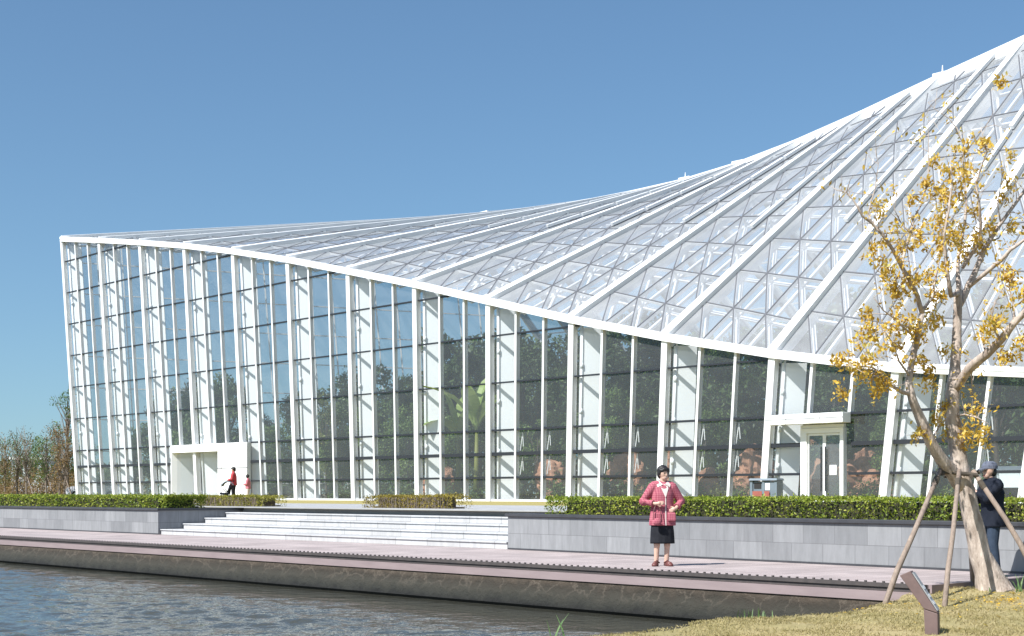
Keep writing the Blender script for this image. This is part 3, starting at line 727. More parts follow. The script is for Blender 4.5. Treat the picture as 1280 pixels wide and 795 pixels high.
# white porch on the left
PY0 = FY-.32
def on_front(px, ny):    # world u where the sight line of photo column px meets y = ny
    r = (px-640)/FPX; Y = ny/(SU*r+CU); return W(r*Y, Y).x
xl, xo, xr = on_front(213,PY0), on_front(272,PY0), on_front(308.5,PY0)
zt = TZ+3.62; mb = MB()
mb.box(xl, xo, PY0, FY+2.6, zt-.50, zt); mb.box(xo+.001, xr, PY0, FY-.02, zt-.50, zt)                            # header and flat roof
mb.box(xo, xr, PY0, FY-.02, TZ, zt-.501)                          # solid block
p0 = Vector((xl+.08,PY0,0)); L_ = 1.95
b4 = [p0-WV*.08, p0+WV*.08, p0+V*L_/.943+WV*.08, p0+V*L_/.943-WV*.08]
mb.hexa([Vector((p.x,p.y,TZ)) for p in b4],[Vector((p.x,p.y,zt-.501)) for p in b4])
porch = part(mb, 'entrance_porch', M['white2'], bevel=.01)
mb = MB()
for f in (.13,.52): xx = xo+(xr-xo)*f; mb.box(xx-.03,xx+.03,PY0-.004,PY0+.01,TZ,zt-.08)
mb.box(xo,xr,PY0-.005,PY0+.01,TZ+2.02-.025,TZ+2.02+.025)
part(mb, 'panel_joint', M['joint'], porch)
xa = xl+.78; xb = xo-.02; xm = (xa+xb)/2
for (a, b) in ((xa,xm),(xm,xb)):
    mb = MB(); y = FY+1.55
    mb.box(a+.02,a+.10,y-.03,y+.03,TZ,TZ+2.7); mb.box(b-.10,b-.02,y-.03,y+.03,TZ,TZ+2.7); mb.box(a+.101,b-.101,y-.03,y+.03,TZ+2.6,TZ+2.7); mb.box(a+.101,b-.101,y-.03,y+.03,TZ,TZ+.1)
    mb.box(a+.101,b-.101,y-.004,y+.004,TZ+.101,TZ+2.599,1)
    hx = a+.25 ; mb.tube([(hx,y-.1,TZ+.6),(hx,y-.1,TZ+2.2)], .04, n=6, m=2)
    part(mb, 'door', [M['white'],M['glass'],M['dark']], porch)
mb = MB(); mb.box(xl+.7, xo-.005, FY+1.5, FY+1.6, TZ+2.72, zt-.51); part(mb, 'transom_light', M['white2'], porch)
# glass doorway with canopy on the right (bay 11)
cx0, cx1 = on_front(956,FY-.75), on_front(1053,FY-.75)
mb = MB(); z0, z1 = TZ+3.22, TZ+3.62; mb.box(cx0+.02,cx1,FY-.75,FY-.18,z0,z1)
cn = part(mb, 'entrance_canopy', M['white2'], bevel=.01)
mb = MB(); mb.box(cx0,cx1+.005,FY-.756,FY-.74,(z0+z1)/2-.012,(z0+z1)/2+.012)
for f in (.28,.72): xx = cx0+(cx1-cx0)*f; mb.box(xx-.012,xx+.012,FY-.757,FY-.74,z0,z1)
part(mb, 'panel_joint', M['joint'], cn)
da, db = on_front(1002.5,FY), on_front(1056,FY)
dw = empty('doorway', (0,0,0)); dw.parent = gh; dw.location = (0,0,0)
mb = MB(); zd = TZ+3.05
mb.box(da,da+.30,FY-.11,FY+.14,TZ,zd); mb.box(db-.15,db,FY-.11,FY+.14,TZ,zd); mb.box(da+.301,db-.151,FY-.11,FY+.14,zd-.2,zd)
part(mb, 'door_frame', M['white'], dw)
xa, xb = da+.305, db-.155; xm = (xa+xb)/2
for s, (a, b) in enumerate(((xa,xm-.003),(xm+.003,xb))):
    mb = MB(); y = FY
    mb.box(a,a+.07,y-.03,y+.03,TZ,zd-.21); mb.box(b-.07,b,y-.03,y+.03,TZ,zd-.21); mb.box(a+.071,b-.071,y-.03,y+.03,zd-.3,zd-.21); mb.box(a+.071,b-.071,y-.03,y+.03,TZ,TZ+.12)
    mb.box(a+.071,b-.071,y-.004,y+.004,TZ+.121,zd-.301,1)
    hx = b-.1 if s == 0 else a+.1
    mb.tube([(hx,y-.1,TZ+.5),(hx,y-.1,TZ+2.3)], .028, n=6, m=2)
    part(mb, 'door', [M['white'],M['glass'],M['dark']], dw)
    if s == 1:
        mb = MB(); mb.box((a+b)/2-.16,(a+b)/2+.17,y-.012,y-.005,TZ+1.15,TZ+1.55); part(mb, 'paper_notice', M['paper'], dw)
mb = MB(); mb.box(da-.02,db-.001,FY-.07,FY+.1,TZ+3.06,TZ+3.195); part(mb, 'door_header', M['white'], dw)
# floor inside
mb = MB(); mb.poly([(UB[0]-2,FY+.15,TZ+.02),(UB[-1],FY+.15,TZ+.02),(UB[-1]+30,FY+50,TZ+.02),(UB[0]+20,FY+50,TZ+.02)])
tag(mb.build('greenhouse_floor', M['floor']), kind='structure')
# ------------------------------------------------------------------ plants inside
def tree_proto(name, h, r, th, leaf, n, mt, seed, clumps=16, squash=1.0, bark=None):
    rg = np.random.default_rng(seed); random.seed(seed)
    t = empty(name)
    mb = MB(); cs = []
    mb.tube([(0,0,-.1),(rg.normal()*.1,rg.normal()*.1,h*.35),(rg.normal()*.15,rg.normal()*.15,h*.7)], [th,th*.75,th*.4], n=7)
    for k in range(clumps):
        a = rg.uniform(0,6.28); zz = h*(.28+.68*(k+.5)/clumps); rr = r*math.sqrt(max(.05,1-((zz/h-.55)/.5)**2))*rg.uniform(.3,.95)
        c = np.array([math.cos(a)*rr, math.sin(a)*rr, zz]); cs.append((c, r*rg.uniform(.28,.5)))
        mb.tube([(0,0,zz*.6),(c[0]*.5,c[1]*.5,zz*.85),tuple(c)], [th*.35,th*.22,th*.08], n=5)
    mb.build('trunk', bark or M['darkbark'], t)
    P_ = []
    for c, cr in cs:
        m_ = n//clumps; dd = rg.normal(size=(m_,3)); dd /= np.linalg.norm(dd,axis=1)[:,None]; rad = cr*rg.uniform(.25,1.05,m_)**.6
        P_.append(c+dd*rad[:,None]*np.array([1,1,.8*squash]))
    me = leaf_mesh('crown', np.concatenate(P_), leaf, mt, aspect=.42, up=.3, droop=.5)
    link('crown', me, t); return t
ORD = ['first','second','third','fourth','fifth','sixth','seventh','eighth','ninth','tenth','eleventh','twelfth','thirteenth','fourteenth','fifteenth','sixteenth']
def place_where(px, ny):   # a spot inside seen through photo column px, at world depth y = ny
    r = (px-640)/FPX; Y = ny/(SU*r+CU); return W(r*Y, Y, TZ)
protos = [tree_proto('broadleaf_tree', 8.5, 2.6, .14, .30, 5200, M['lf_dark'], 3),
          tree_proto('broadleaf_tree', 7.5, 2.3, .12, .24, 5400, M['lf_mid'], 4),
          tree_proto('broadleaf_tree', 9.0, 2.2, .13, .34, 4600, M['lf_dark'], 5),
          tree_proto('slender_tree', 6.0, 1.2, .08, .16, 2600, M['lf_lime'], 6, clumps=20)]
used = [False]*len(protos)
usedlab = {}
def bay_of(px):
    X_ = [96,141.8,189.5,241.6,302,368,441,521.7,611.8,713.4,827,959,1114,1295,1500]
    for k in range(14):
        if X_[k] <= px < X_[k+1]: return k, int((px-X_[k])/(X_[k+1]-X_[k])*3)
    return 13, 2
PANE = ['left-hand','middle','right-hand']
def put(k, px, ny, sc, rz, label, group='trees inside the greenhouse', sz=None):
    o = protos[k] if not used[k] else copy_tree(protos[k]); used[k] = True
    o.location = place_where(px, ny); o.rotation_euler = (0,0,rz); o.scale = (sc,sc,sz or sc)
    tag(o, label, 'tree', group); return o
KIND = ['dark broad-leaved tree','mid green bushy tree','tall dark loose tree','pale lime green slender tree']
spec = [ # kind, photo column, depth, scale
 (1,112,52,.55),(1,150,56,.5),(2,168,51.5,.55),(0,208,53,.78),(1,228,51.5,.62),(0,262,52.5,.92),(2,285,56,.95),(1,345,53,.62),(0,322,58,.72),
 (3,408,51.2,1.03),(0,428,55,.72),(1,470,53,.72),(0,498,55,.85),(2,512,52,.72),(2,548,57,1.1),(0,575,59,1.15),(1,560,52.5,.55),(2,602,55.5,1.0),
 (0,655,54,1.0),(1,690,55,.9),(2,640,62,1.15),(0,705,60,1.1),(0,755,56,1.0),(1,790,53.5,.72),(2,815,60,1.1),(2,770,63,1.15),(0,735,52.5,.55),
 (0,880,55,.9),(1,905,60,1.15),(2,940,55,.85),(1,850,62,1.2),(0,1010,58,1.0),(1,985,64,1.2),(0,1045,54.5,.72),(2,1090,58,1.05),(0,1145,56,.9),
 (1,1175,53.5,.62),(2,1205,60,1.1),(0,1250,55.5,.9),(1,1275,62,1.2),(2,1320,56,.9),(0,1060,64,1.25),(2,1130,66,1.2),(0,225,56,.95),(2,255,58,1.0),(0,385,57,.85),(1,330,51.5,.6),(0,455,58,1.0),(1,425,52,.55),(1,535,52,.7),(1,672,52,.6),(1,765,52.2,.6),(1,880,52.2,.55),(1,1130,52.2,.5)]
random.seed(21)
for k, px, ny, sc in spec:
    b, p = bay_of(px)
    sc = sc*1.06
    key = (KIND[k], b, p); usedlab[key] = usedlab.get(key,0)+1
    extra = '' if usedlab[key] == 1 else ', the rear one'
    put(k, px, ny, sc, random.uniform(0,6.28), f'{KIND[k]} behind the {PANE[p]} panes of the {ORD[b]} glass bay{extra}')
# the planting deep inside, one mass
pts = []
while len(pts) < 26000:
    px = random.uniform(330,1400); ny = random.uniform(66,74)
    h = (7.5+2.5*mnoise.noise(Vector((px*.012,1,0)))+1.2*mnoise.noise(Vector((px*.05,7,0))))*min(1,(px-300)/150)
    p = place_where(px, ny); pts.append((p.x,p.y,TZ+h*random.uniform(0,1)**.8))
me = leaf_mesh('rainforest_planting', np.array(pts), .55, M['lf_dark'], aspect=.45, up=.3, droop=.4)
tag(link('rainforest_planting', me), kind='stuff')
# low shrubs along the inside of the glass
def shrub_proto(h, r, leaf, n, mt, seed):
    rg = np.random.default_rng(seed); t = empty('shrub')
    dd = rg.normal(size=(n,3)); dd /= np.linalg.norm(dd,axis=1)[:,None]; dd[:,2] = np.abs(dd[:,2])
    rad = rg.uniform(.2,1.05,n)**.5; wob = 1+.35*np.sin(dd[:,0]*5+seed)*np.cos(dd[:,1]*6)
    me = leaf_mesh('foliage', dd*rad[:,None]*wob[:,None]*np.array([r,r,h]), leaf, mt, aspect=.4, up=.3, droop=-.3); link('foliage', me, t)
    mb = MB()
    for k in range(7):
        a = rg.uniform(0,6.28); mb.tube([(0,0,-.03),(math.cos(a)*r*.4,math.sin(a)*r*.4,h*.7)], [.025,.01], n=4)
    mb.build('stem', M['darkbark'], t); return t
sh = [shrub_proto(1.1,.9,.16,700,M['lf_mid'],1), shrub_proto(.8,.8,.12,700,M['lf_lime'],2), shrub_proto(1.5,1.0,.2,700,M['lf_dark'],3)]
shu = [False]*3
SK = ['low mid green shrub','low lime green shrub','tall dark shrub']
slab = {}
sspec = [(0,105,50.2,.7),(1,120,50.5,.8),(2,160,50.3,.7),(1,175,50.8,.7),(0,200,50.5,.8),(2,235,50.4,.9),(0,325,50.3,.8),(1,340,50.6,.8),(2,380,50.6,.8),(0,425,50.4,.9),(1,455,50.5,.7),(2,475,50.8,.9),(0,505,50.3,1.0),
 (1,540,50.5,.8),(0,560,50.8,.9),(2,640,50.8,.8),(0,625,50.2,1.0),(1,660,50.4,.9),(0,700,50.3,1.1),(0,735,50.4,.8),(2,780,50.8,.9),(1,800,50.3,.7),(2,860,51.2,1.0),(0,925,51,.8),(2,985,51,.8),(0,1100,50.5,1.0),(2,1140,51,.9),(1,1190,50.6,.9),(0,1225,50.6,1.1),(2,1255,51.3,1.0),(0,955,50.6,.8),(1,1012,50.6,.7),(0,1052,50.8,.8),(2,1078,51.0,.6),(1,895,50.6,.9),(0,870,50.4,.9),(0,820,50.5,1.0),(1,748,50.6,.8),(2,720,51.0,.8),(0,1165,50.4,.9),(2,440,51.2,.7),(0,590,49.9,.7)]
for k, px, ny, sc in sspec:
    o = sh[k] if not shu[k] else copy_tree(sh[k]); shu[k] = True
    o.location = place_where(px, ny); o.rotation_euler = (0,0,random.uniform(0,6.28)); o.scale = (sc,sc,sc)
    b, p = bay_of(px); key = (k,b,p); slab[key] = slab.get(key,0)+1
    tag(o, f'{SK[k]} at the foot of the {PANE[p]} panes of the {ORD[b]} glass bay', 'shrub', 'shrubs along the inside of the glass')
# banana plants
def banana(px, ny, h, nl, label, seed):
    random.seed(seed); t = empty('banana_plant', place_where(px, ny), 0, label, 'plant', 'banana plants behind the glass')
    mb = MB(); mb.tube([(0,0,-.05),(.05,0,h*.25),(0,.05,h*.48)], [.17,.14,.09], n=9); mb.build('stem', M['lf_lime'], t, smooth=True)
    for k in range(nl):
        a = R(47.3)+math.pi*(k/nl*2)+random.uniform(-.3,.3); lean = random.uniform(.12,.34) if k < 3 else random.uniform(.5,.9)
        L = h*random.uniform(.42,.54); dirx = Vector((math.cos(a),math.sin(a),0)); mb = MB(); rows = []
        for q in range(11):
            f = q/10; th = lean*(.35+f*1.1); p = Vector((0,0,h*.46))+dirx*(L*f*math.sin(th))+Vector((0,0,L*f*math.cos(th)))
            wd = .01+.42*math.sin(math.pi*min(1,max(0,(f-.18)/.82))**.8)**.6*(h/7) if f > .18 else .03
            sdv = Vector((-dirx.y,dirx.x,0)); ed = random.uniform(-.05,.05)
            rows.append([p-sdv*wd+dirx*(-.1*wd)+Vector((0,0,.25*wd+ed)), p, p+sdv*wd+dirx*(-.1*wd)+Vector((0,0,.25*wd-ed))])
        for r0, r1 in zip(rows, rows[1:]):
            mb.poly([r0[0],r0[1],r1[1],r1[0]]); mb.poly([r0[1],r0[2],r1[2],r1[1]])
        n0 = len(mb.v)
        mb.build('leaf', M['lf_banana'], t, smooth=True)
    return t
banana(595, 50.3, 7.6, 6, 'tall banana plant with big pale upright leaves behind the eighth glass bay', 5)
banana(572, 51.0, 7.0, 5, 'banana plant with one tall pale leaf left of the tallest banana', 9)
# rocks
def rock(px, ny, sx, sy, sz, label, seed):
    t = MB(); t.ell((0,0,sz*.42),(sx,sy,sz*.6),nu=44,nv=32)
    o = t.build('rock', M['rock']); o.location = place_where(px, ny)
    for v in o.data.vertices:
        d = mnoise.noise(Vector(v.co)*1.1+Vector((seed*7,0,0)))*.45+abs(mnoise.noise(Vector(v.co)*2.6+Vector((seed,0,0))))*.42-.08+mnoise.noise(Vector(v.co)*7)*.09
        v.co += Vector((v.co.x,v.co.y,(v.co.z-sz*.4)*.5)).normalized()*d*min(sx,sy)*1.1
    tag(o, label, 'rock', 'orange rocks inside the greenhouse')
rock(945,52.6,.9,.9,2.6,'orange-brown rock behind the glass left of the grey bin',1)
rock(925,53.2,.7,.8,1.5,'short orange-brown rock left of the rock by the bin',2)
rock(1042,52.2,.8,.8,2.3,'orange-brown rock seen through the right door leaf',3)
rock(1075,52.8,1.1,1.0,2.1,'wide orange-brown rock right of the glass doors',4)
rock(1100,52.0,.8,.8,1.3,'low orange-brown rock close to the thirteenth column',5)
rock(1014,53.8,.6,.6,2.8,'tall orange-brown rock seen through the left door leaf',6)
rock(786,51.6,.9,.8,2.4,'orange-brown rock behind the tenth glass bay',7)
rock(690,51.4,.9,.8,2.0,'orange-brown rock behind the ninth glass bay',8)
rock(548,51.6,.8,.8,1.9,'orange-brown rock below the banana leaves',9)
rock(884,51.4,.7,.7,1.6,'round orange-brown rock behind the eleventh glass bay',10)
rock(850,51.8,.8,.8,2.7,'tall orange-brown rock right behind the standing woman',11)
# ------------------------------------------------------------------ the autumn tree on the lawn
random.seed(5)
TY = 18.65
def tp(px, py, dy=0.0): return at(px, py, TY+dy)
tree = empty('autumn_tree', (tp(1243,742).x, tp(1243,742).y, -.15), 0, 'leaning pale-barked tree with sparse yellow autumn leaves', 'tree')
TO = Vector(tree.location)
limbs = [
 [(1246,748,.30,0),(1243,738,.235,0),(1237,725,.19,0),(1230,705,.155,0),(1222,680,.13,0),(1213,640,.115,0),(1205,608,.115,0),(1199,575,.112,0),(1193,540,.103,0),(1190,508,.096,0),(1192,480,.088,0),(1194,452,.068,.05),(1196,420,.060,.1),(1197,385,.056,.1),(1199,362,.05,.1)],
 [(1205,612,.10,0),(1190,590,.09,-.1),(1170,565,.078,-.25),(1158,541,.07,-.35),(1148,518,.064,-.4),(1140,497,.056,-.5),(1136,478,.047,-.5),(1139,455,.043,-.45),(1145,430,.042,-.4),(1150,405,.038,-.4),(1153,388,.034,-.4)],
 [(1192,487,.07,0),(1205,470,.062,-.2),(1218,455,.06,-.4),(1233,443,.056,-.6),(1250,426,.05,-.8),(1267,404,.044,-.9),(1290,380,.038,-1),(1310,350,.03,-1)],
 [(1197,385,.045,.1),(1207,366,.045,.2),(1217,345,.04,.3),(1228,318,.036,.4),(1236,302,.033,.4),(1251,279,.028,.5),(1271,252,.022,.6),(1290,225,.016,.7)],
 [(1212,358,.03,.2),(1230,343,.03,.0),(1251,326,.028,-.2),(1263,312,.025,-.3),(1279,301,.02,-.3),(1300,285,.014,-.3)],
 [(1199,366,.036,.1),(1189,370,.03,-.1),(1185,345,.028,-.2),(1182,318,.024,-.2),(1180,292,.02,-.3),(1186,262,.016,-.3),(1190,232,.011,-.3),(1188,205,.006,-.3)],
 [(1199,364,.035,.1),(1197,340,.028,.4),(1199,310,.024,.6),(1206,280,.02,.8),(1208,250,.015,.9),(1204,215,.011,1),(1204,180,.008,1),(1196,160,.007,1),(1186,148,.006,1),(1168,136,.004,1),(1160,128,.003,1)],
 [(1203,335,.026,.4),(1214,318,.024,.4),(1224,304,.022,.3),(1226,280,.02,.2),(1224,255,.016,.1),(1220,230,.013,.1),(1228,204,.01,.1),(1234,190,.008,.2),(1230,176,.006,.2),(1226,160,.004,.2)],
 [(1153,392,.034,-.4),(1147,370,.03,-.5),(1138,352,.028,-.6),(1128,335,.026,-.6),(1116,312,.023,-.7),(1103,293,.02,-.8),(1091,280,.018,-.8),(1078,270,.015,-.9),(1068,252,.011,-.9),(1058,240,.008,-.9),(1046,238,.005,-.9)],
 [(1091,280,.013,-.8),(1085,268,.011,-.7),(1089,252,.009,-.7),(1094,235,.007,-.7),(1098,205,.004,-.7),(1094,188,.003,-.7)],
 [(1148,372,.026,-.5),(1131,345,.022,-.1),(1128,325,.02,0),(1138,292,.016,.2),(1142,273,.013,.2),(1152,255,.01,.3),(1160,225,.008,.3),(1161,190,.006,.3),(1160,150,.003,.3)],
 [(1138,292,.01,.2),(1126,278,.008,.2),(1118,262,.005,.1),(1122,240,.003,.1)],
 [(1138,492,.035,-.5),(1127,490,.026,-.6),(1114,482,.022,-.8),(1103,469,.017,-.9),(1090,459,.012,-1),(1072,457,.008,-1.1),(1052,458,.005,-1.2)],
 [(1103,469,.01,-.9),(1092,470,.007,-1),(1084,480,.004,-1.1)],
 [(1153,388,.022,-.4),(1165,372,.018,-.2),(1170,345,.014,0),(1175,318,.01,.1),(1172,290,.006,.2)],
 [(1146,425,.018,-.4),(1132,412,.014,-.6),(1118,398,.011,-.8),(1104,388,.008,-.9),(1092,372,.005,-1)],
 [(1137,470,.016,-.5),(1124,452,.012,-.7),(1116,430,.009,-.8),(1106,414,.006,-.9)],
 [(1251,426,.02,-.8),(1243,412,.014,-.9),(1240,395,.009,-1),(1244,375,.005,-1)],
 [(1267,404,.02,-.9),(1268,385,.014,-.8),(1262,362,.009,-.8),(1268,340,.005,-.8)],
 [(1228,447,.018,-.5),(1219,452,.012,-.3),(1214,470,.008,-.2),(1216,495,.005,-.1)],
 [(1233,443,.016,-.6),(1228,425,.011,-.4),(1232,405,.006,-.3)],
 [(1193,520,.018,0),(1206,518,.012,-.2),(1222,522,.008,-.4),(1236,530,.004,-.5)],
 [(1236,302,.014,.4),(1248,298,.01,.5),(1262,276,.006,.7),(1266,250,.003,.8)],
 [(1251,279,.012,.5),(1247,255,.008,.4),(1252,225,.005,.4),(1258,195,.003,.4)],
 [(1158,540,.016,-.35),(1150,545,.010,-.5),(1145,552,.005,-.6)],
 [(1163,552,.016,-.3),(1176,530,.010,-.1),(1182,508,.006,0)],
]
mb = MB()
tips = []
def subdiv(pts):
    out = []
    for k in range(len(pts)-1):
        a, b = pts[k], pts[k+1]
        out.append(a)
        m = [(a[q]+b[q])/2 for q in range(4)]; j = min(2.2, a[2]*30); m[0] += random.uniform(-j,j)*.6; m[1] += random.uniform(-j,j)*.4; out.append(tuple(m))
    out.append(pts[-1]); return out
for li, L_ in enumerate(limbs):
    q = subdiv(L_)
    P_ = [tp(a,b,d)-TO for (a,b,r_,d) in q]; rd = [c[2] for c in q]
    mb.tube(P_, rd, n=12 if L_[0][2] > .05 else 7, jit=.06)
    for k in range(2, len(q)):
        if rd[k] < .026:
            for s in range(2 if rd[k] > .012 else 1):
                p = P_[k]; d = Vector((random.gauss(0,1),random.gauss(0,1),random.gauss(.5,.7))).normalized()*random.uniform(.12,.42)
                e = p+d+Vector((0,0,random.uniform(-.05,.1)))
                mb.tube([p, p+d*.5+Vector((0,0,.03)), e], [min(.007,rd[k]),.004,.002], n=4, cap=False); tips.append(e); tips.append(p+d*.6)
tk = mb.build('trunk', M['trunk'], tree, smooth=True)
clus = [(1100,328,16,-.8),(1108,345,18,-.7),(1122,352,16,-.6),(1135,368,14,-.6),(1118,312,10,-.7),(1098,312,9,-.8),(1086,398,10,-.9),(1110,418,17,-.9),(1124,436,16,-.7),(1098,428,13,-1),(1078,428,11,-1),(1082,414,10,-1),
 (1062,455,14,-1.1),(1082,460,16,-1),(1094,470,12,-.9),(1048,452,9,-1.2),(1050,488,9,-1.2),(1098,486,9,-1),(1108,478,8,-.9),(1140,408,15,-.5),(1128,398,13,-.7),(1150,420,9,-.4),(1160,392,15,-.2),(1172,398,10,0),(1142,345,11,-.3),(1136,302,11,.1),(1118,288,9,0),(1152,300,8,.2),
 (1186,250,18,-.2),(1196,232,19,.2),(1200,206,17,.6),(1182,222,12,0),(1208,180,9,.8),(1228,178,9,.2),(1212,215,13,.4),(1176,268,11,-.2),(1190,280,17,0),(1180,300,14,-.2),(1196,300,12,.3),(1172,322,13,0),(1180,335,10,-.2),(1200,322,10,.5),(1215,300,11,.3),(1228,312,8,.4),(1220,265,9,.2),
 (1160,345,9,-.1),(1164,368,10,-.1),(1178,372,9,0),(1168,240,10,.3),(1156,228,8,.3),(1165,200,7,.3),(1240,412,15,-1),(1248,398,11,-.9),(1232,420,9,-.7),(1266,352,16,-.8),(1275,372,12,-.8),(1262,338,9,-.8),(1258,444,12,-.9),(1272,440,13,-.9),(1280,420,10,-.9),(1290,400,12,-1),(1268,285,8,.6),(1240,285,7,.4),
 (1252,105,7,.4),(1262,195,6,.4),(1262,230,6,.5),(1152,452,10,-.4),(1165,462,8,-.2),(1158,480,9,-.3),(1180,440,8,.1),(1200,440,6,.1),(1176,505,10,0),(1170,525,9,-.2),(1182,540,8,0),(1216,515,11,-.3),(1228,530,12,-.4),(1214,540,11,-.2),(1230,550,9,-.4),(1206,556,7,-.1),(1150,548,8,-.5),(1140,250,6,.2),(1252,250,6,.5),(1100,265,6,-.8),(1120,365,8,-.7)]
P_ = []
for (cx, cy, rr, dd) in clus:
    n = int(22+rr*5.6); c = np.array(tp(cx,cy,dd)-TO); s = rr/95.0
    # short sprays of leaves inside each cluster
    ns_ = max(4, n//12)
    for k in range(ns_):
        o = c+RNG.normal(size=3)*np.array([s*.5,s*.5,s*.5]); m_ = max(4, n//ns_)
        P_.append(o+RNG.normal(size=(m_,3))*np.array([.034,.034,.045]))
for e in tips:
    if random.random() < .55: P_.append(np.array(e)+RNG.normal(size=(5,3))*np.array([.05,.05,.06]))
me = leaf_mesh('crown', np.concatenate(P_), .068, M['lf_yellow'], aspect=.45, up=.2, droop=1.0)
link('crown', me, tree)
# stakes propping the tree
def stake(pts, r, label):
    b = pts[0]; t = empty('tree_stake', b, 0, label, 'stake', 'wooden stakes propping the leaning tree')
    mb = MB(); q = [Vector(p)-Vector(b) for p in pts]; mid = q[0].lerp(q[1],.5)+Vector((.012,0,.01)); mb.tube([q[0]-Vector((0,0,.1)),q[0].lerp(q[1],.25),mid,q[1]], [r,r*.98,r*.92,r*.85], n=9, jit=.05)
    mb.build('pole', M['stake'], t, smooth=True)
    mb = MB(); dd = (q[1]-q[0]).normalized(); e = q[1]-dd*.22; mb.tube([e-dd*.06,e,e+dd*.06],[r*1.02,r*1.12,r*1.02],n=9); mb.build('lashing', M['darkbark'], t)
stake([at(1101,760,17.2), at(1176,586,18.5)], .037, 'wooden stake leaning in from the left of the tree')
stake([at(1180,757,16.9), at(1199,588,18.35)], .033, 'upright wooden stake in front of the leaning trunk')
stake([at(1218,738,19.3), at(1206,590,18.9)], .040, 'shaded wooden stake behind the leaning trunk')
stake([at(1296,712,18.0), at(1216,588,18.5)], .037, 'wooden stake slanting down to the right past the man')
br = empty('stake_brace', tp(1198,592), 0, 'short wooden cross bars lashed round the trunk at stake height', 'brace')
bo = Vector(br.location)
for a, b in (((1172,589,-.15),(1222,594,-.2)),((1180,595,.18),(1224,590,.2)),((1178,592,-.2),(1188,588,.25)),((1214,596,-.25),(1218,590,.25))):
    mb = MB(); mb.tube([tp(*a)-bo, tp(*b)-bo], .028, n=8, jit=.05); mb.build('bar', M['darkbark'], br)
# sign post in the lawn
sp_ = at(1166,784,13.6); sg = empty('information_post', (sp_.x,sp_.y,lawn_z(sp_.x,sp_.y)), math.atan2(SU,CU)-R(26), 'small brown bent post with a tilted metal plate on the lawn', 'sign')
mb = MB(); mb.hexa([(-.06,-.06,-.1),(.06,-.06,-.1),(.06,.06,-.1),(-.06,.06,-.1)],[(-.075,-.06,.24),(.055,-.06,.20),(.055,.06,.20),(-.075,.06,.24)])
mb.build('post', M['brown'], sg, bevel=.006)
mb = MB(); mb.hexa([(-.078,-.065,.245),(.058,-.065,.205),(.058,.065,.205),(-.078,.065,.245)],[(-.30,-.065,.555),(-.20,-.065,.60),(-.20,.065,.60),(-.30,.065,.555)])
mb.build('head', M['brown'], sg, bevel=.006)
mb = MB(); u0 = Vector((.058,0,.205)); u1 = Vector((-.20,0,.60)); nn = Vector((.84,0,.55)); 
a, b = u0.lerp(u1,.05)+nn*.003, u0.lerp(u1,.95)+nn*.003; yv = Vector((0,.055,0))
mb.hexa([a-yv,a+yv,b+yv,b-yv],[a-yv+nn*.01,a+yv+nn*.01,b+yv+nn*.01,b-yv+nn*.01]); mb.build('plate', M['plate'], sg)
for k, f in enumerate((.14,.3,.5)):
    mb = MB(); c = u0.lerp(u1,f+.05)+nn*.0145; e = u0.lerp(u1,f+.13)+nn*.0145; yv = Vector((0,.042,0))
    mb.hexa([c-yv,c+yv,e+yv,e-yv],[c-yv+nn*.002,c+yv+nn*.002,e+yv+nn*.002,e-yv+nn*.002]); mb.build('pictogram_panel', M['binwhite'], sg)
# reeds by the near shore and weeds by the tree
def tuft(px, py, Y, n, h, label, mt, spread=.1, wd=.012):
    o_ = at(px,py,Y); z = lawn_z(o_.x,o_.y); mb = MB()
    for k in range(n):
        a = random.uniform(0,6.28); l = h*random.uniform(.6,1.0); ln = random.uniform(.05,.5)
        b = Vector((random.gauss(0,spread),random.gauss(0,spread),-.03)); d = Vector((math.cos(a),math.sin(a),0)); s = Vector((-d.y,d.x,0))
        rows = []
        for q in range(6):
            f = q/5; p = b+d*(l*ln*f*f)+Vector((0,0,l*f*(1-.25*ln*f))); w_ = wd*(1-f)**.7+.001; rows.append((p-s*w_,p+s*w_))
        for r0, r1 in zip(rows, rows[1:]): mb.poly([r0[0],r0[1],r1[1],r1[0]])
    o = mb.build('grass_tuft', mt); o.location = (o_.x,o_.y,z)
    if n < 10: tag(o, label, 'plant')
    else: o.name = 'weeds'; tag(o, kind='stuff')
tuft(702,800,12.2,5,.42,'few long green reed blades rising from the bottom edge by the water',M['reed'],.05,.014)
tuft(945,775,15.2,26,.16,'low green grass tuft on the bank by the water edge',M['reed'],.12,.006)
tuft(1262,742,18.6,22,.32,'green weeds at the foot of the planter right of the trunk',M['reed'],.14,.012)
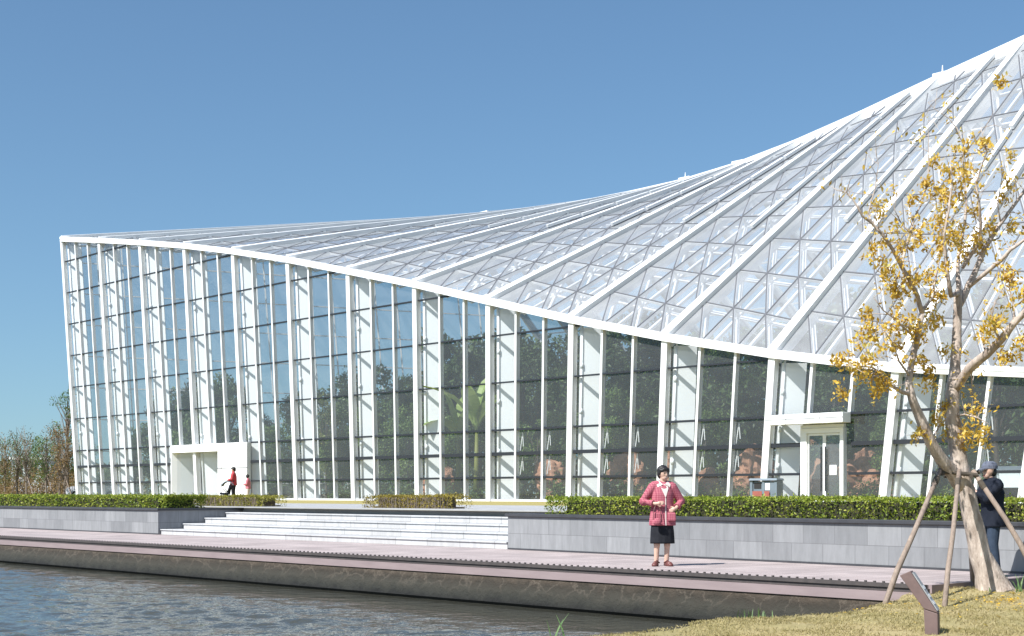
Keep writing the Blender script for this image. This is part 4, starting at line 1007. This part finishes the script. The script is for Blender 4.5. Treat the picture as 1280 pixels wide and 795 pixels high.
# ------------------------------------------------------------------ people
def person_body(J, voxel, fingers=True, head=True):
    """J: joints in metres; returns one continuous remeshed surface"""
    mb = MB(); v = Vector
    def lim(pts, rad, n=10): 
        q = [v(p) for p in pts]; mb.tube(q, rad, n=n)
        for p, r in zip(q, rad): mb.ell(p, (r,r,r), 10, 7)
    s = J['s']
    trunk = [(J['hip'][0],J['hip'][1],J['hip'][2]-.08*s,.10*s,.075*s),(J['hip'][0],J['hip'][1],J['hip'][2],.155*s,.11*s),(J['waist'][0],J['waist'][1],J['waist'][2],.125*s,.095*s),(J['chest'][0],J['chest'][1],J['chest'][2],.155*s,.11*s),(J['neck'][0],J['neck'][1],J['neck'][2]-.03*s,.10*s,.075*s),(J['neck'][0],J['neck'][1],J['neck'][2]+.01,.055*s,.055*s)]
    mb.loft([(a,b,c,e,d) for (a,b,c,d,e) in trunk] if J.get('side') else trunk)
    lim([J['neck'],J['head']], [.055*s,.05*s])
    for sd in ('l','r'):
        lim([J['sh'+sd],J['el'+sd],J['wr'+sd]], [.052*s,.042*s,.028*s]); lim([J['neck'],J['sh'+sd]], [.05*s,.055*s])
        lim([J['hp'+sd],J['kn'+sd],J['an'+sd]], [.085*s,.055*s,.038*s])
        k, a = v(J['kn'+sd]), v(J['an'+sd]); c = k.lerp(a,.3); mb.ell(c,(.055*s,.06*s,.1*s),10,7)
        t = v(J['to'+sd]); lim([J['an'+sd],v((a.x,a.y,.045*s+J['gz']))], [.04*s,.042*s]); lim([v((a.x,a.y,.035*s+J['gz'])),v((t.x,t.y,.028*s+J['gz']))], [.036*s,.032*s])
        wv = v(J['wr'+sd]); hv = v(J['ha'+sd]); d = (hv-wv).normalized(); 
        up = v(J.get('palm'+sd,(0,-1,0))); sdv = d.cross(up).normalized(); up = sdv.cross(d)
        pc = wv+d*.05*s; lim([wv,pc], [.027*s,.03*s]); mb.ell(pc,(.034*s,.034*s,.034*s),10,7)
        if fingers:
            for kf, (off, ln) in enumerate(((-.027,.062),(-.009,.072),(.009,.068),(.026,.054))):
                b0 = pc+sdv*off*s+d*.025*s; b1 = b0+d*ln*.5*s+up*.006; b2 = b0+d*ln*.85*s+up*.03*s
                lim([b0,b1,b2],[.0095*s,.009*s,.008*s],6)
            b0 = wv+d*.03*s-sdv*.025*s; lim([b0,b0-sdv*.025*s+d*.02*s,b0-sdv*.03*s+d*.05*s+up*.01],[.011*s,.010*s,.009*s],6)
    H = v(J['head']); mb.ell(H+v((0,0,.03*s)),(.074*s,.092*s,.105*s),16,12)
    f = J['face']; fx = v((f[0],f[1],0)).normalized(); sx = v((-fx.y,fx.x,0))
    mb.ell(H+fx*.028*s+v((0,0,-.045*s)),(.055*s,.055*s,.055*s),12,9)         # jaw
    mb.ell(H+fx*.088*s+v((0,0,-.005*s)),(.014*s,.014*s,.024*s),8,6)          # nose
    for q in (-1,1): mb.ell(H+sx*(q*.076*s)+v((0,0,.005*s)),(.014*s,.014*s,.03*s),8,6)   # ears
    return remesh(mb, voxel, 2)
def person(name, J, loc, rz, label, voxel=.008, fingers=True, group=None):
    t = empty(name, loc, rz, label, 'person', group)
    me = person_body(J, voxel, fingers)
    for m in ('skin','eye','lip','tooth'): me.materials.append(M[m])
    H = Vector(J['head']); s = J['s']; f = J['face']; fx = Vector((f[0],f[1],0)).normalized(); sx = Vector((-fx.y,fx.x,0))
    for p in me.polygons:
        c = p.center-H; a = c.dot(sx)/s; b = c.dot(fx)/s; z = c.z/s
        if b > .04:
            if abs(abs(a)-.031) < .014 and abs(z-.018) < .0085: p.material_index = 1
            elif abs(abs(a)-.032) < .019 and abs(z-.042) < .005: p.material_index = 1
            elif abs(a) < .028-(.004 if z > -.05 else 0) and abs(z+.05) < .011: p.material_index = 3 if abs(z+.05) < .005 and J.get('smile') else 2
    link('body', me, t); return t
def cloth(mbs, voxel, name, mt, parent, smooth=2):
    me = remesh(mbs, voxel, smooth); me.materials.append(mt); return link(name, me, parent)
def sleeve(mb, pts, rad):
    q = [Vector(p) for p in pts]; mb.tube(q, rad, n=12)
    for p, r in list(zip(q, rad))[:-1]: mb.ell(p,(r,r,r),12,8)
# --- the woman on the boardwalk (faces -y in her own frame)
J = dict(s=1.0, gz=0, hip=(0,0,.86), waist=(0,0,1.02), chest=(.005,0,1.20), neck=(.01,-.005,1.37), head=(.02,-.02,1.50), face=(.45,-1,0), smile=1,
 shl=(.175,0,1.315), ell=(.315,.04,1.07), wrl=(.215,-.10,.955), hal=(.13,-.13,.915), palml=(0,1,-.2),
 shr=(-.165,0,1.315), elr=(-.315,.0,1.06), wrr=(-.13,-.17,1.025), har=(-.03,-.20,1.04), palmr=(0,1,-.2),
 hpl=(.085,0,.82), knl=(.085,-.01,.47), anl=(.075,.01,.09), tol=(.115,-.135,.03), hpr=(-.085,0,.82), knr=(-.085,-.01,.47), anr=(-.095,.01,.09), tor=(-.15,-.13,.03))
wp = W(2.47,23.4)
YAW = math.atan2(SU,CU)
wo_ = person('person', J, (wp.x,wp.y,.0), YAW+R(3), 'woman in a pink plaid jacket and black skirt standing on the boardwalk', .0075)
mb = MB()
mb.loft([(.005,0,.665,.222,.155),(.005,0,.72,.222,.155),(.005,0,.86,.205,.145),(.005,0,1.02,.185,.13),(.005,0,1.18,.188,.135),(.005,0,1.29,.17,.115),(.008,.0,1.345,.10,.085),(.01,0,1.365,.075,.07)], n=28)
sleeve(mb, [(.165,0,1.295),(.315,.04,1.07),(.235,-.075,.975)], [.083,.072,.062]); sleeve(mb, [(-.155,0,1.295),(-.315,.0,1.06),(-.165,-.145,1.028)], [.083,.072,.06])
for q in (-1,1): mb.tube([(.01,0,1.345),(q*.16,0,1.312)], [.074,.078], n=12)
jk = cloth(mb, .010, 'jacket', M['plaid'], wo_)
mb = MB()
for x in (-.105,.135):
    mb.hexa([(x-.07,-.175,.74),(x+.07,-.175,.74),(x+.07,-.13,.74),(x-.07,-.13,.74)],[(x-.065,-.165,.88),(x+.065,-.165,.88),(x+.065,-.12,.88),(x-.065,-.12,.88)])
    mb.build('pocket', M['plaid'], jk, bevel=.02); mb = MB()
mb = MB(); mb.hexa([(.028,-.158,.67),(.044,-.158,.67),(.044,-.12,.67),(.028,-.12,.67)],[(.03,-.135,1.12),(.044,-.135,1.12),(.044,-.10,1.12),(.03,-.10,1.12)])
mb.build('button_band', M['cream'], jk)
mb = MB()   # cream shirt front and collar
mb.poly([(.035,-.146,1.12),(.085,-.115,1.27),(.065,-.085,1.345),(-.045,-.085,1.345),(-.03,-.12,1.27)])
for sx_ in (-1,1):
    b = [(sx_*.02+.012,-.095,1.33),(sx_*.10+.012,-.085,1.285),(sx_*.12+.012,-.05,1.34),(sx_*.07+.012,-.03,1.385)]
    mb.hexa([Vector(q) for q in (b if sx_ > 0 else b[::-1])], [Vector(q)+Vector((0,-.014,.012)) for q in (b if sx_ > 0 else b[::-1])])
mb.build('shirt', M['cream'], wo_)
mb = MB(); mb.loft([(0,0,.37,.20,.135),(0,0,.40,.20,.135),(0,0,.55,.195,.14),(0,0,.70,.18,.13),(0,0,.85,.16,.115)], n=36)
for k, v_ in enumerate(mb.v):
    th = math.atan2(v_[1], v_[0]); f = max(0,(.75-v_[2])/.4); mb.v[k] = (v_[0]*(1+.045*f*math.cos(th*9)), v_[1]*(1+.05*f*math.cos(th*9)), v_[2])
mb.build('skirt', M['black'], wo_, smooth=True)
def hair_cap(mb, H, fx, s, back=.035, low=-.02):
    sx = Vector((-fx.y,fx.x,0))
    mb.ell(H+Vector((0,0,.062*s))-fx*.024*s, (.099*s,.101*s,.10*s), 18, 12)
    mb.ell(H+Vector((0,0,.015*s))-fx*.05*s, (.085*s,.075*s,.095*s), 14, 10)
    for q in (-1.25,-.85,-.45,-.05,.35,.8,1.2):
        d = fx*math.cos(q)+sx*math.sin(q); mb.ell(H+d*.072*s+Vector((0,0,(.092-.02*abs(q)+.006*math.sin(q*9))*s)), (.034*s,.034*s,.034*s), 10, 8)
    for q in (-1,1): mb.ell(H+sx*(q*.08*s)+Vector((0,0,.04*s)), (.026*s,.036*s,.05*s), 10, 8)
    for k in range(34):
        a = random.uniform(-2.0,2.0); b = random.uniform(.15,1.4)
        d = (-fx*math.cos(a)*math.cos(b)+sx*math.sin(a)*math.cos(b)+Vector((0,0,math.sin(b))))
        q_ = random.uniform(.014,.026)*s; mb.ell(H+Vector((0,0,.05*s))-fx*.02*s+d*.088*s, (q_,q_,q_*1.3), 8, 6)
H = Vector(J['head']); fx = Vector((.45,-1,0)).normalized()
mb = MB(); hair_cap(mb, H, fx, 1.0); me = remesh(mb, .008, 2); me.materials.append(M['hair']); link('hair', me, wo_)
for sd, ax, tx in (('r',-.095,-.15),('l',.075,.115)):
    mb = MB(); a = Vector((ax,.035,.018)); t_ = Vector((tx,-.15,.016))
    mb.tube([a,a.lerp(t_,.5),t_],[.045,.05,.042],n=12); mb.ell(a,(.045,.045,.03),12,8); mb.ell(t_,(.048,.05,.03),12,8)
    mb.v = [(v[0],v[1],max(.0,v[2])*1.25) for v in mb.v]
    mb.tube([(ax-.05,-.02,.05),(ax,-.05,.095),(ax+.05,-.02,.05)], .011, n=6)
    mb.build('sandal', M['shoe'], wo_, smooth=True)
# small shoulder pouch she carries at the hip
pp = Matrix.Rotation(YAW+R(3),4,'Z') @ Vector((-.115,-.215,0)); pc = Vector((wp.x,wp.y,0))+Vector((pp.x,pp.y,.73))
pch = empty('pouch', pc, YAW, 'small round plaid pouch hanging at the hip of the woman in plaid', 'bag')
mb = MB(); mb.ell((0,0,0),(.07,.035,.062),16,10); mb.build('bag_body', M['plaid'], pch, smooth=True)
mb = MB(); mb.tube([(-.07,0,.03),(-.05,.03,.2),(0,.06,.33)], .006, n=5); mb.tube([(.07,0,.03),(.05,.03,.2),(0,.06,.33)], .006, n=5); mb.build('strap', M['shoe'], pch)
# --- the man by the tree, seen from behind his left side (faces -x in the photo)
YM = 20.3; XM = (1240-640)/FPX*YM; mp_ = W(XM,YM)
J = dict(s=1.0, side=1, gz=0, hip=(0,0,.87), waist=(-.01,0,1.02), chest=(0,0,1.20), neck=(-.01,0,1.38), head=(-.045,-.0,1.50), face=(-1,-.18,0),
 shl=(.02,-.19,1.32), ell=(-.13,-.20,1.12), wrl=(-.27,-.08,1.22), hal=(-.31,-.04,1.30), palml=(1,0,0),
 shr=(-.03,.18,1.32), elr=(-.15,.20,1.10), wrr=(-.29,.06,1.22), har=(-.32,.03,1.30), palmr=(1,0,0),
 hpl=(0,-.09,.84), knl=(-.02,-.09,.47), anl=(.03,-.09,.09), tol=(-.10,-.11,.03), hpr=(0,.09,.84), knr=(-.01,.09,.47), anr=(0,.10,.09), tor=(-.13,.11,.03))
man = person('person', J, (mp_.x,mp_.y,0), YAW, 'man in a dark jacket and grey cap standing behind the leaning tree trunk', .008)
mb = MB(); mb.loft([(.02,0,.72,.17,.22),(.02,0,.9,.165,.21),(.0,0,1.05,.155,.195),(.01,0,1.2,.16,.21),(0,0,1.31,.12,.19),(-.005,0,1.37,.075,.09),(-.01,0,1.41,.07,.075)], n=28)
sleeve(mb, [(.02,-.185,1.30),(-.13,-.205,1.115),(-.245,-.10,1.20)], [.085,.072,.055]); sleeve(mb, [(-.03,.175,1.30),(-.15,.205,1.10),(-.265,.08,1.20)], [.085,.072,.055])
mb.tube([(-.01,0,1.36),(.02,-.18,1.325)], [.076,.08], n=12); mb.tube([(-.01,0,1.36),(-.03,.17,1.325)], [.076,.08], n=12)
cloth(mb, .010, 'jacket', M['navy'], man)
mb = MB(); mb.loft([(.01,0,.74,.125,.17),(.0,0,.85,.13,.175),(0,0,.95,.12,.165)], n=24)
sleeve(mb, [(0,-.09,.83),(-.02,-.09,.47),(.03,-.09,.06)], [.098,.078,.07]); sleeve(mb, [(0,.09,.83),(-.01,.09,.47),(0,.10,.06)], [.098,.078,.07])
cloth(mb, .010, 'jeans', M['jeans'], man)
H = Vector(J['head']); fx = Vector((-1,-.18,0)).normalized()
mb = MB(); mb.ell(H-fx*.035+Vector((0,0,.0)),(.082,.082,.085),14,10); me = remesh(mb,.008,1); me.materials.append(M['hair']); link('hair', me, man)
mb = MB(); 
mb.loft([(H.x+.012,H.y,H.z+.045,.112,.098),(H.x+.012,H.y,H.z+.09,.110,.096),(H.x+.012,H.y,H.z+.13,.09,.08),(H.x+.012,H.y,H.z+.152,.05,.045)], n=22)
b0 = H+fx*.09+Vector((0,0,.052)); sx = Vector((-fx.y,fx.x,0))
pr = [(b0-sx*.075-fx*.03),(b0+sx*.075-fx*.03),(b0+sx*.06+fx*.055-Vector((0,0,.018))),(b0-sx*.06+fx*.055-Vector((0,0,.018)))]
mb.hexa([p-Vector((0,0,.008)) for p in pr],[p+Vector((0,0,.006)) for p in pr]); mb.build('cap', M['capcloth'], man, smooth=False)
for y_ in (-.095,.105):
    mb = MB(); mb.tube([(.05,y_,.035),(-.04,y_,.04),(-.15,y_,.03)],[.05,.052,.042],n=10); mb.ell((-.15,y_,.03),(.05,.045,.03),10,7); mb.ell((.06,y_,.035),(.04,.045,.035),10,7)
    mb.v = [(v[0],v[1],max(0,v[2])) for v in mb.v]; mb.build('shoe', M['black'], man, smooth=True)
ph = Matrix.Rotation(YAW,4,'Z') @ Vector((-.345,-.01,0)); phn = empty('phone', Vector((mp_.x+ph.x,mp_.y+ph.y,1.31)), YAW, 'dark phone held up by the man in the grey cap', 'phone')
mb = MB(); mb.box(-.006,.006,-.04,.04,-.075,.075); mb.build('case', M['black'], phn, bevel=.004)
mb = MB(); mb.box(.0062,.0075,-.035,.035,-.068,.068); mb.build('screen', M['carwin'], phn)
# --- people near the porch
def far_person(px, s_, h, faces, mats, label, long_coat=False):
    Y = FPX/s_; X = (px-640)/s_; p = W(X,Y); k = h/1.62
    z = lambda a: a*k
    J = dict(s=k, side=1, gz=0, hip=(0,0,z(.86)), waist=(0,0,z(1.02)), chest=(0,0,z(1.2)), neck=(0,0,z(1.37)), head=(-.02*k,0,z(1.49)), face=faces,
     shl=(.0,-.17*k,z(1.31)), ell=(-.04*k,-.2*k,z(1.07)), wrl=(-.24*k,-.12*k,z(1.02)), hal=(-.33*k,-.1*k,z(1.03)), shr=(0,.17*k,z(1.31)), elr=(-.04*k,.2*k,z(1.07)), wrr=(-.24*k,.12*k,z(1.02)), har=(-.33*k,.1*k,z(1.03)), palml=(0,0,-1), palmr=(0,0,-1),
     hpl=(0,-.09*k,z(.82)), knl=(-.02*k,-.09*k,z(.47)), anl=(.02*k,-.09*k,z(.08)), tol=(-.12*k,-.1*k,.03), hpr=(0,.09*k,z(.82)), knr=(-.01*k,.09*k,z(.47)), anr=(.01*k,.1*k,z(.08)), tor=(-.13*k,.11*k,.03))
    t = person('person', J, (p.x,p.y,TZ), YAW, label, .014)
    mb = MB(); mb.loft([(0,0,z(.55 if long_coat else .78),.17*k,.19*k),(0,0,z(.95),.155*k,.18*k),(0,0,z(1.2),.145*k,.19*k),(0,0,z(1.32),.11*k,.16*k),(0,0,z(1.39),.07*k,.075*k)], n=20)
    for q in (-1,1): sleeve(mb, [(0,q*.165*k,z(1.3)),(-.04*k,q*.2*k,z(1.07)),(-.22*k,q*.13*k,z(1.02))], [.085*k,.07*k,.058*k])
    for q in (-1,1): mb.tube([(0,0,z(1.36)),(0,q*.16*k,z(1.315))], [.078*k,.082*k], n=12)
    cloth(mb, .016, 'jacket', mats[0], t)
    mb = MB(); mb.loft([(0,0,z(.72),.12*k,.165*k),(0,0,z(.95),.12*k,.16*k)], n=18)
    for q in (-1,1): sleeve(mb, [(0,q*.09*k,z(.82)),(-.015*k,q*.09*k,z(.47)),(.015*k,q*.095*k,z(.04))], [.095*k,.075*k,.065*k])
    cloth(mb, .016, 'trousers', mats[1], t)
    mb = MB(); hair_cap(mb, Vector(J['head']), Vector((faces[0],faces[1],0)).normalized(), k); me = remesh(mb,.016,1); me.materials.append(M['hair']); link('hair', me, t)
    return p
fp = far_person(292, 26, 1.66, (-1,-.2,0), [M['red'],M['black']], 'woman in a red jacket pushing a stroller by the white porch')
far_person(310, 26.2, 1.3, (.3,1,0), [M['pink'],M['cream']], 'child in a pink coat and pale trousers right of the woman in red')
sp2 = W((282.5-640)/26.0, FPX/26.0)
sr = empty('stroller', (sp2.x,sp2.y,TZ), YAW, 'dark baby stroller with a grey hood in front of the woman in red', 'stroller')
mb = MB()
for q in (-.22,.22):
    mb.tube([(.42,q,1.02),(.2,q,.62),(-.28,q,.12)], .016, n=6); mb.tube([(.24,q,.12),(.02,q,.5),(-.1,q,.62)], .016, n=6)
mb.tube([(.42,-.22,1.02),(.44,0,1.04),(.42,.22,1.02)], .018, n=6); mb.build('frame', M['black'], sr)
mb = MB(); mb.hexa([(-.25,-.2,.36),(.1,-.2,.30),(.1,.2,.30),(-.25,.2,.36)],[(-.3,-.2,.46),(.05,-.2,.42),(.05,.2,.42),(-.3,.2,.46)]); mb.hexa([(.05,-.2,.36),(.16,-.2,.36),(.16,.2,.36),(.05,.2,.36)],[(.2,-.2,.85),(.27,-.2,.85),(.27,.2,.85),(.2,.2,.85)]); mb.build('seat', M['navy'], sr, bevel=.02)
mb = MB(); n0 = 10
for k in range(n0):
    a0, a1 = R(15+140*k/n0), R(15+140*(k+1)/n0)
    for y0_, y1_, r0, r1 in ((-.24,-.12,.3,.34),(-.12,.12,.34,.34),(.12,.24,.34,.3)):
        f = lambda a, y, r: (.12-r*math.cos(a)*1.0, y, .66+r*math.sin(a))
        mb.poly([f(a0,y0_,r0),f(a0,y1_,r1),f(a1,y1_,r1),f(a1,y0_,r0)])
hd = mb.build('hood', M['bin'], sr, smooth=True); sm_ = hd.modifiers.new('thick','SOLIDIFY'); sm_.thickness = .02
for (x, y) in ((-.28,-.25),(-.28,.25),(.24,-.25),(.24,.25)):
    mb = MB(); mb.tube([(x,y-.02,.1),(x,y+.02,.1)], .1, n=14); mb.build('wheel', M['rubber'], sr)
# ------------------------------------------------------------------ bin, cabinet, car
bp = place_where(958, 46.9)
bn = empty('litter_bin', bp, R(8), 'grey-blue litter bin with red lower panels by the glass doorway', 'bin')
mb = MB(); mb.box(-.62,.62,-.28,.28,.02,.10); 
for x in (-.62,-.06,.50):
    mb.box(x,x+.12,-.26,.26,.101,.93)
mb.box(-.499,-.061,-.2,.24,.101,.9); mb.box(.061,.499,-.24,.24,.101,.9); mb.build('body', M['bin'], bn, bevel=.01)
mb = MB(); mb.hexa([(-.65,-.33,.932),(.65,-.33,.932),(.65,.33,.932),(-.65,.33,.932)],[(-.62,-.28,1.02),(.62,-.28,1.02),(.62,.28,1.02),(-.62,.28,1.02)]); mb.build('roof', M['bin'], bn, bevel=.01)
for a, b, y in ((-.495,-.065,-.25),(.065,.30,-.29)):
    mb = MB(); mb.box(a,b,y-.01,y,.12,.50); mb.build('front_panel', M['binred'], bn)
mb = MB(); mb.box(-.45,-.12,-.215,-.205,.60,.84); mb.build('opening', M['rubber'], bn)
mb = MB(); mb.box(.08,.30,-.255,-.245,.54,.82); mb.build('notice', M['binwhite'], bn)
kp = place_where(1267, 49.6)
kb = empty('equipment_cabinet', kp, 0, 'pale blue-white cabinet with a dark opening behind the glass at the right edge', 'cabinet')
mb = MB(); mb.box(-.52,-.42,-.35,.35,0,1.25); mb.box(.42,.52,-.35,.35,0,1.25); mb.box(-.419,.419,-.35,.35,.62,1.25); mb.box(-.419,.419,.0,.35,.02,.619); mb.build('body', M['cabinet'], kb, bevel=.01)
mb = MB(); mb.hexa([(-.6,-.45,1.252),(.6,-.45,1.252),(.6,.45,1.252),(-.6,.45,1.252)],[(-.5,-.3,1.42),(.5,-.3,1.42),(.5,.3,1.42),(-.5,.3,1.42)]); mb.build('lid', M['white'], kb, bevel=.01)
mb = MB(); mb.box(-.4,.4,-.04,-.005,.03,.6); mb.build('opening', M['rubber'], kb)
cp = W((119-640)/15.6, FPX/15.6)
cr_ = empty('parked_car', (cp.x,cp.y,TZ-.03), YAW+R(4), 'pale parked car with dark windows behind the left end of the greenhouse', 'car')
mb = MB(); prof = [(-2.1,.35),(-2.15,.75),(-1.95,.95),(-1.2,1.05),(-.6,1.48),(1.2,1.52),(1.9,1.05),(2.15,.95),(2.15,.35)]
mb.poly([(x,-.8,z) for x, z in prof][::-1]) ; mb.poly([(x,.8,z) for x, z in prof])
for (a, b) in zip(prof, prof[1:]+prof[:1]): mb.poly([(a[0],-.8,a[1]),(b[0],-.8,b[1]),(b[0],.8,b[1]),(a[0],.8,a[1])])
mb.build('body', M['car'], cr_, bevel=.04)
for (a, b, c, d) in ((-.98,-.52,.02,.02),(.12,.12,1.1,1.45)):
    for y in (-.803,.803):
        mb = MB(); mb.poly([(a,y,1.04),(d,y,1.04),(c,y,1.42),(b,y,1.42)]); mb.build('window', M['carwin'], cr_)
for x in (-1.35,1.35):
    for y in (-.74,.74):
        mb = MB(); mb.tube([(x,y-.1,.31),(x,y+.1,.31)], .33, n=18); wl = mb.build('wheel', M['rubber'], cr_); mb = MB(); mb.tube([(x,y-.11,.31),(x,y+.11,.31)], .19, n=14); mb.build('rim', M['steel'], wl)
# ------------------------------------------------------------------ park trees on the left
def bare_tree(px, Y, h, r, leaf, n, mt, label, seed, top=1.0, stakes=False, bark=None):
    t = tree_proto('park_tree', h, r, .09*h/6, leaf, n, mt, seed, clumps=22, bark=bark or M['twig'])
    X = (px-640)/FPX*Y; p = W(X,Y,TZ-.03); t.location = p; tag(t, label, 'tree', 'park trees left of the greenhouse')
    random.seed(seed+50); mb = MB()
    for k in range(26):
        a = random.uniform(0,6.28); z = h*random.uniform(.25,.8); l = h*random.uniform(.15,.35); d = Vector((math.cos(a)*.5,math.sin(a)*.5,.85))
        mb.tube([(0,0,z),tuple(Vector((0,0,z))+d*l*.5),tuple(Vector((0,0,z))+d*l+Vector((0,0,.1)))],[.035,.022,.008],n=4)
    mb.build('twigs', bark or M['twig'], t)
    if stakes:
        for q in (-1,1):
            mb = MB(); mb.tube([(q*1.1,q*.2,0),(q*.1,0,1.9)], .045, n=5); mb.build('stake', M['stake'], t)
bare_tree(84,128,10.2,1.5,.20,1700,M['lf_mid'],'tallest leafy green tree beside the left corner of the greenhouse',31)
bare_tree(74,122,6.4,1.9,.16,2400,M['lf_brown'],'bushy rust-brown tree left of the greenhouse corner',32)
bare_tree(58,118,5.2,1.6,.15,1700,M['lf_mid'],'green young tree propped with stakes near the greenhouse',33,stakes=True)
bare_tree(22,124,6.0,1.9,.16,1100,M['lf_olive'],'thin olive tree second from the left edge',34,stakes=True)
bare_tree(6,130,5.6,2.0,.16,1500,M['lf_mid'],'green and brown tree at the left edge of the picture',35)
bare_tree(38,150,6.2,2.4,.20,2200,M['lf_mid'],'dark green tree behind the thin trees on the left',36)
bare_tree(33,116,5.6,1.0,.13,300,M['lf_olive'],'nearly leafless young tree between the stakes on the left',37,stakes=True)
bare_tree(80,112,4.6,1.3,.15,1500,M['lf_brown'],'short brown tree just left of the greenhouse column',38,stakes=True)
bare_tree(-14,122,5.8,2.0,.16,1500,M['lf_brown'],'brown tree cut off by the left edge of the picture',39)
# undergrowth below them
pts = []
for k in range(16000):
    px = random.uniform(-60,110); Y = random.uniform(125,165); p = W((px-640)/FPX*Y,Y); pts.append((p.x,p.y,TZ+abs(random.gauss(0,1.3))))
me = leaf_mesh('undergrowth', np.array(pts), .26, M['lf_brown'], aspect=.3, up=-.3, droop=-1.2)
tag(link('undergrowth', me), kind='stuff')
pts = []
for k in range(42000):
    px = random.uniform(-260,1600); Y = random.uniform(210,260); p = W((px-640)/FPX*Y,Y)
    h = 5.2+1.6*mnoise.noise(Vector((px*.05,0,0)))+.9*mnoise.noise(Vector((px*.21,4,0)))
    pts.append((p.x,p.y,TZ+random.uniform(0,1)**.7*h))
me = leaf_mesh('far_woods', np.array(pts), .7, M['lf_olive'], aspect=.5)
tag(link('far_woods', me), kind='stuff')
hp = W((52-640)/FPX*190,190)
hs = empty('low_building', (hp.x,hp.y,TZ), YAW, 'low pale building half hidden behind the park trees', 'building')
mb = MB(); mb.box(-3,2.2,-3,3,0,4.9); mb.build('wall', M['cabinet'], hs)
mb = MB(); mb.box(-3.3,2.5,-3.4,3.4,4.901,5.2); mb.build('roof', M['white'], hs)
for x in (-2.4,-.6,1.0):
    mb = MB(); mb.box(x,x+.9,-3.03,-3.002,2.6,4.4); mb.build('window', M['carwin'], hs)
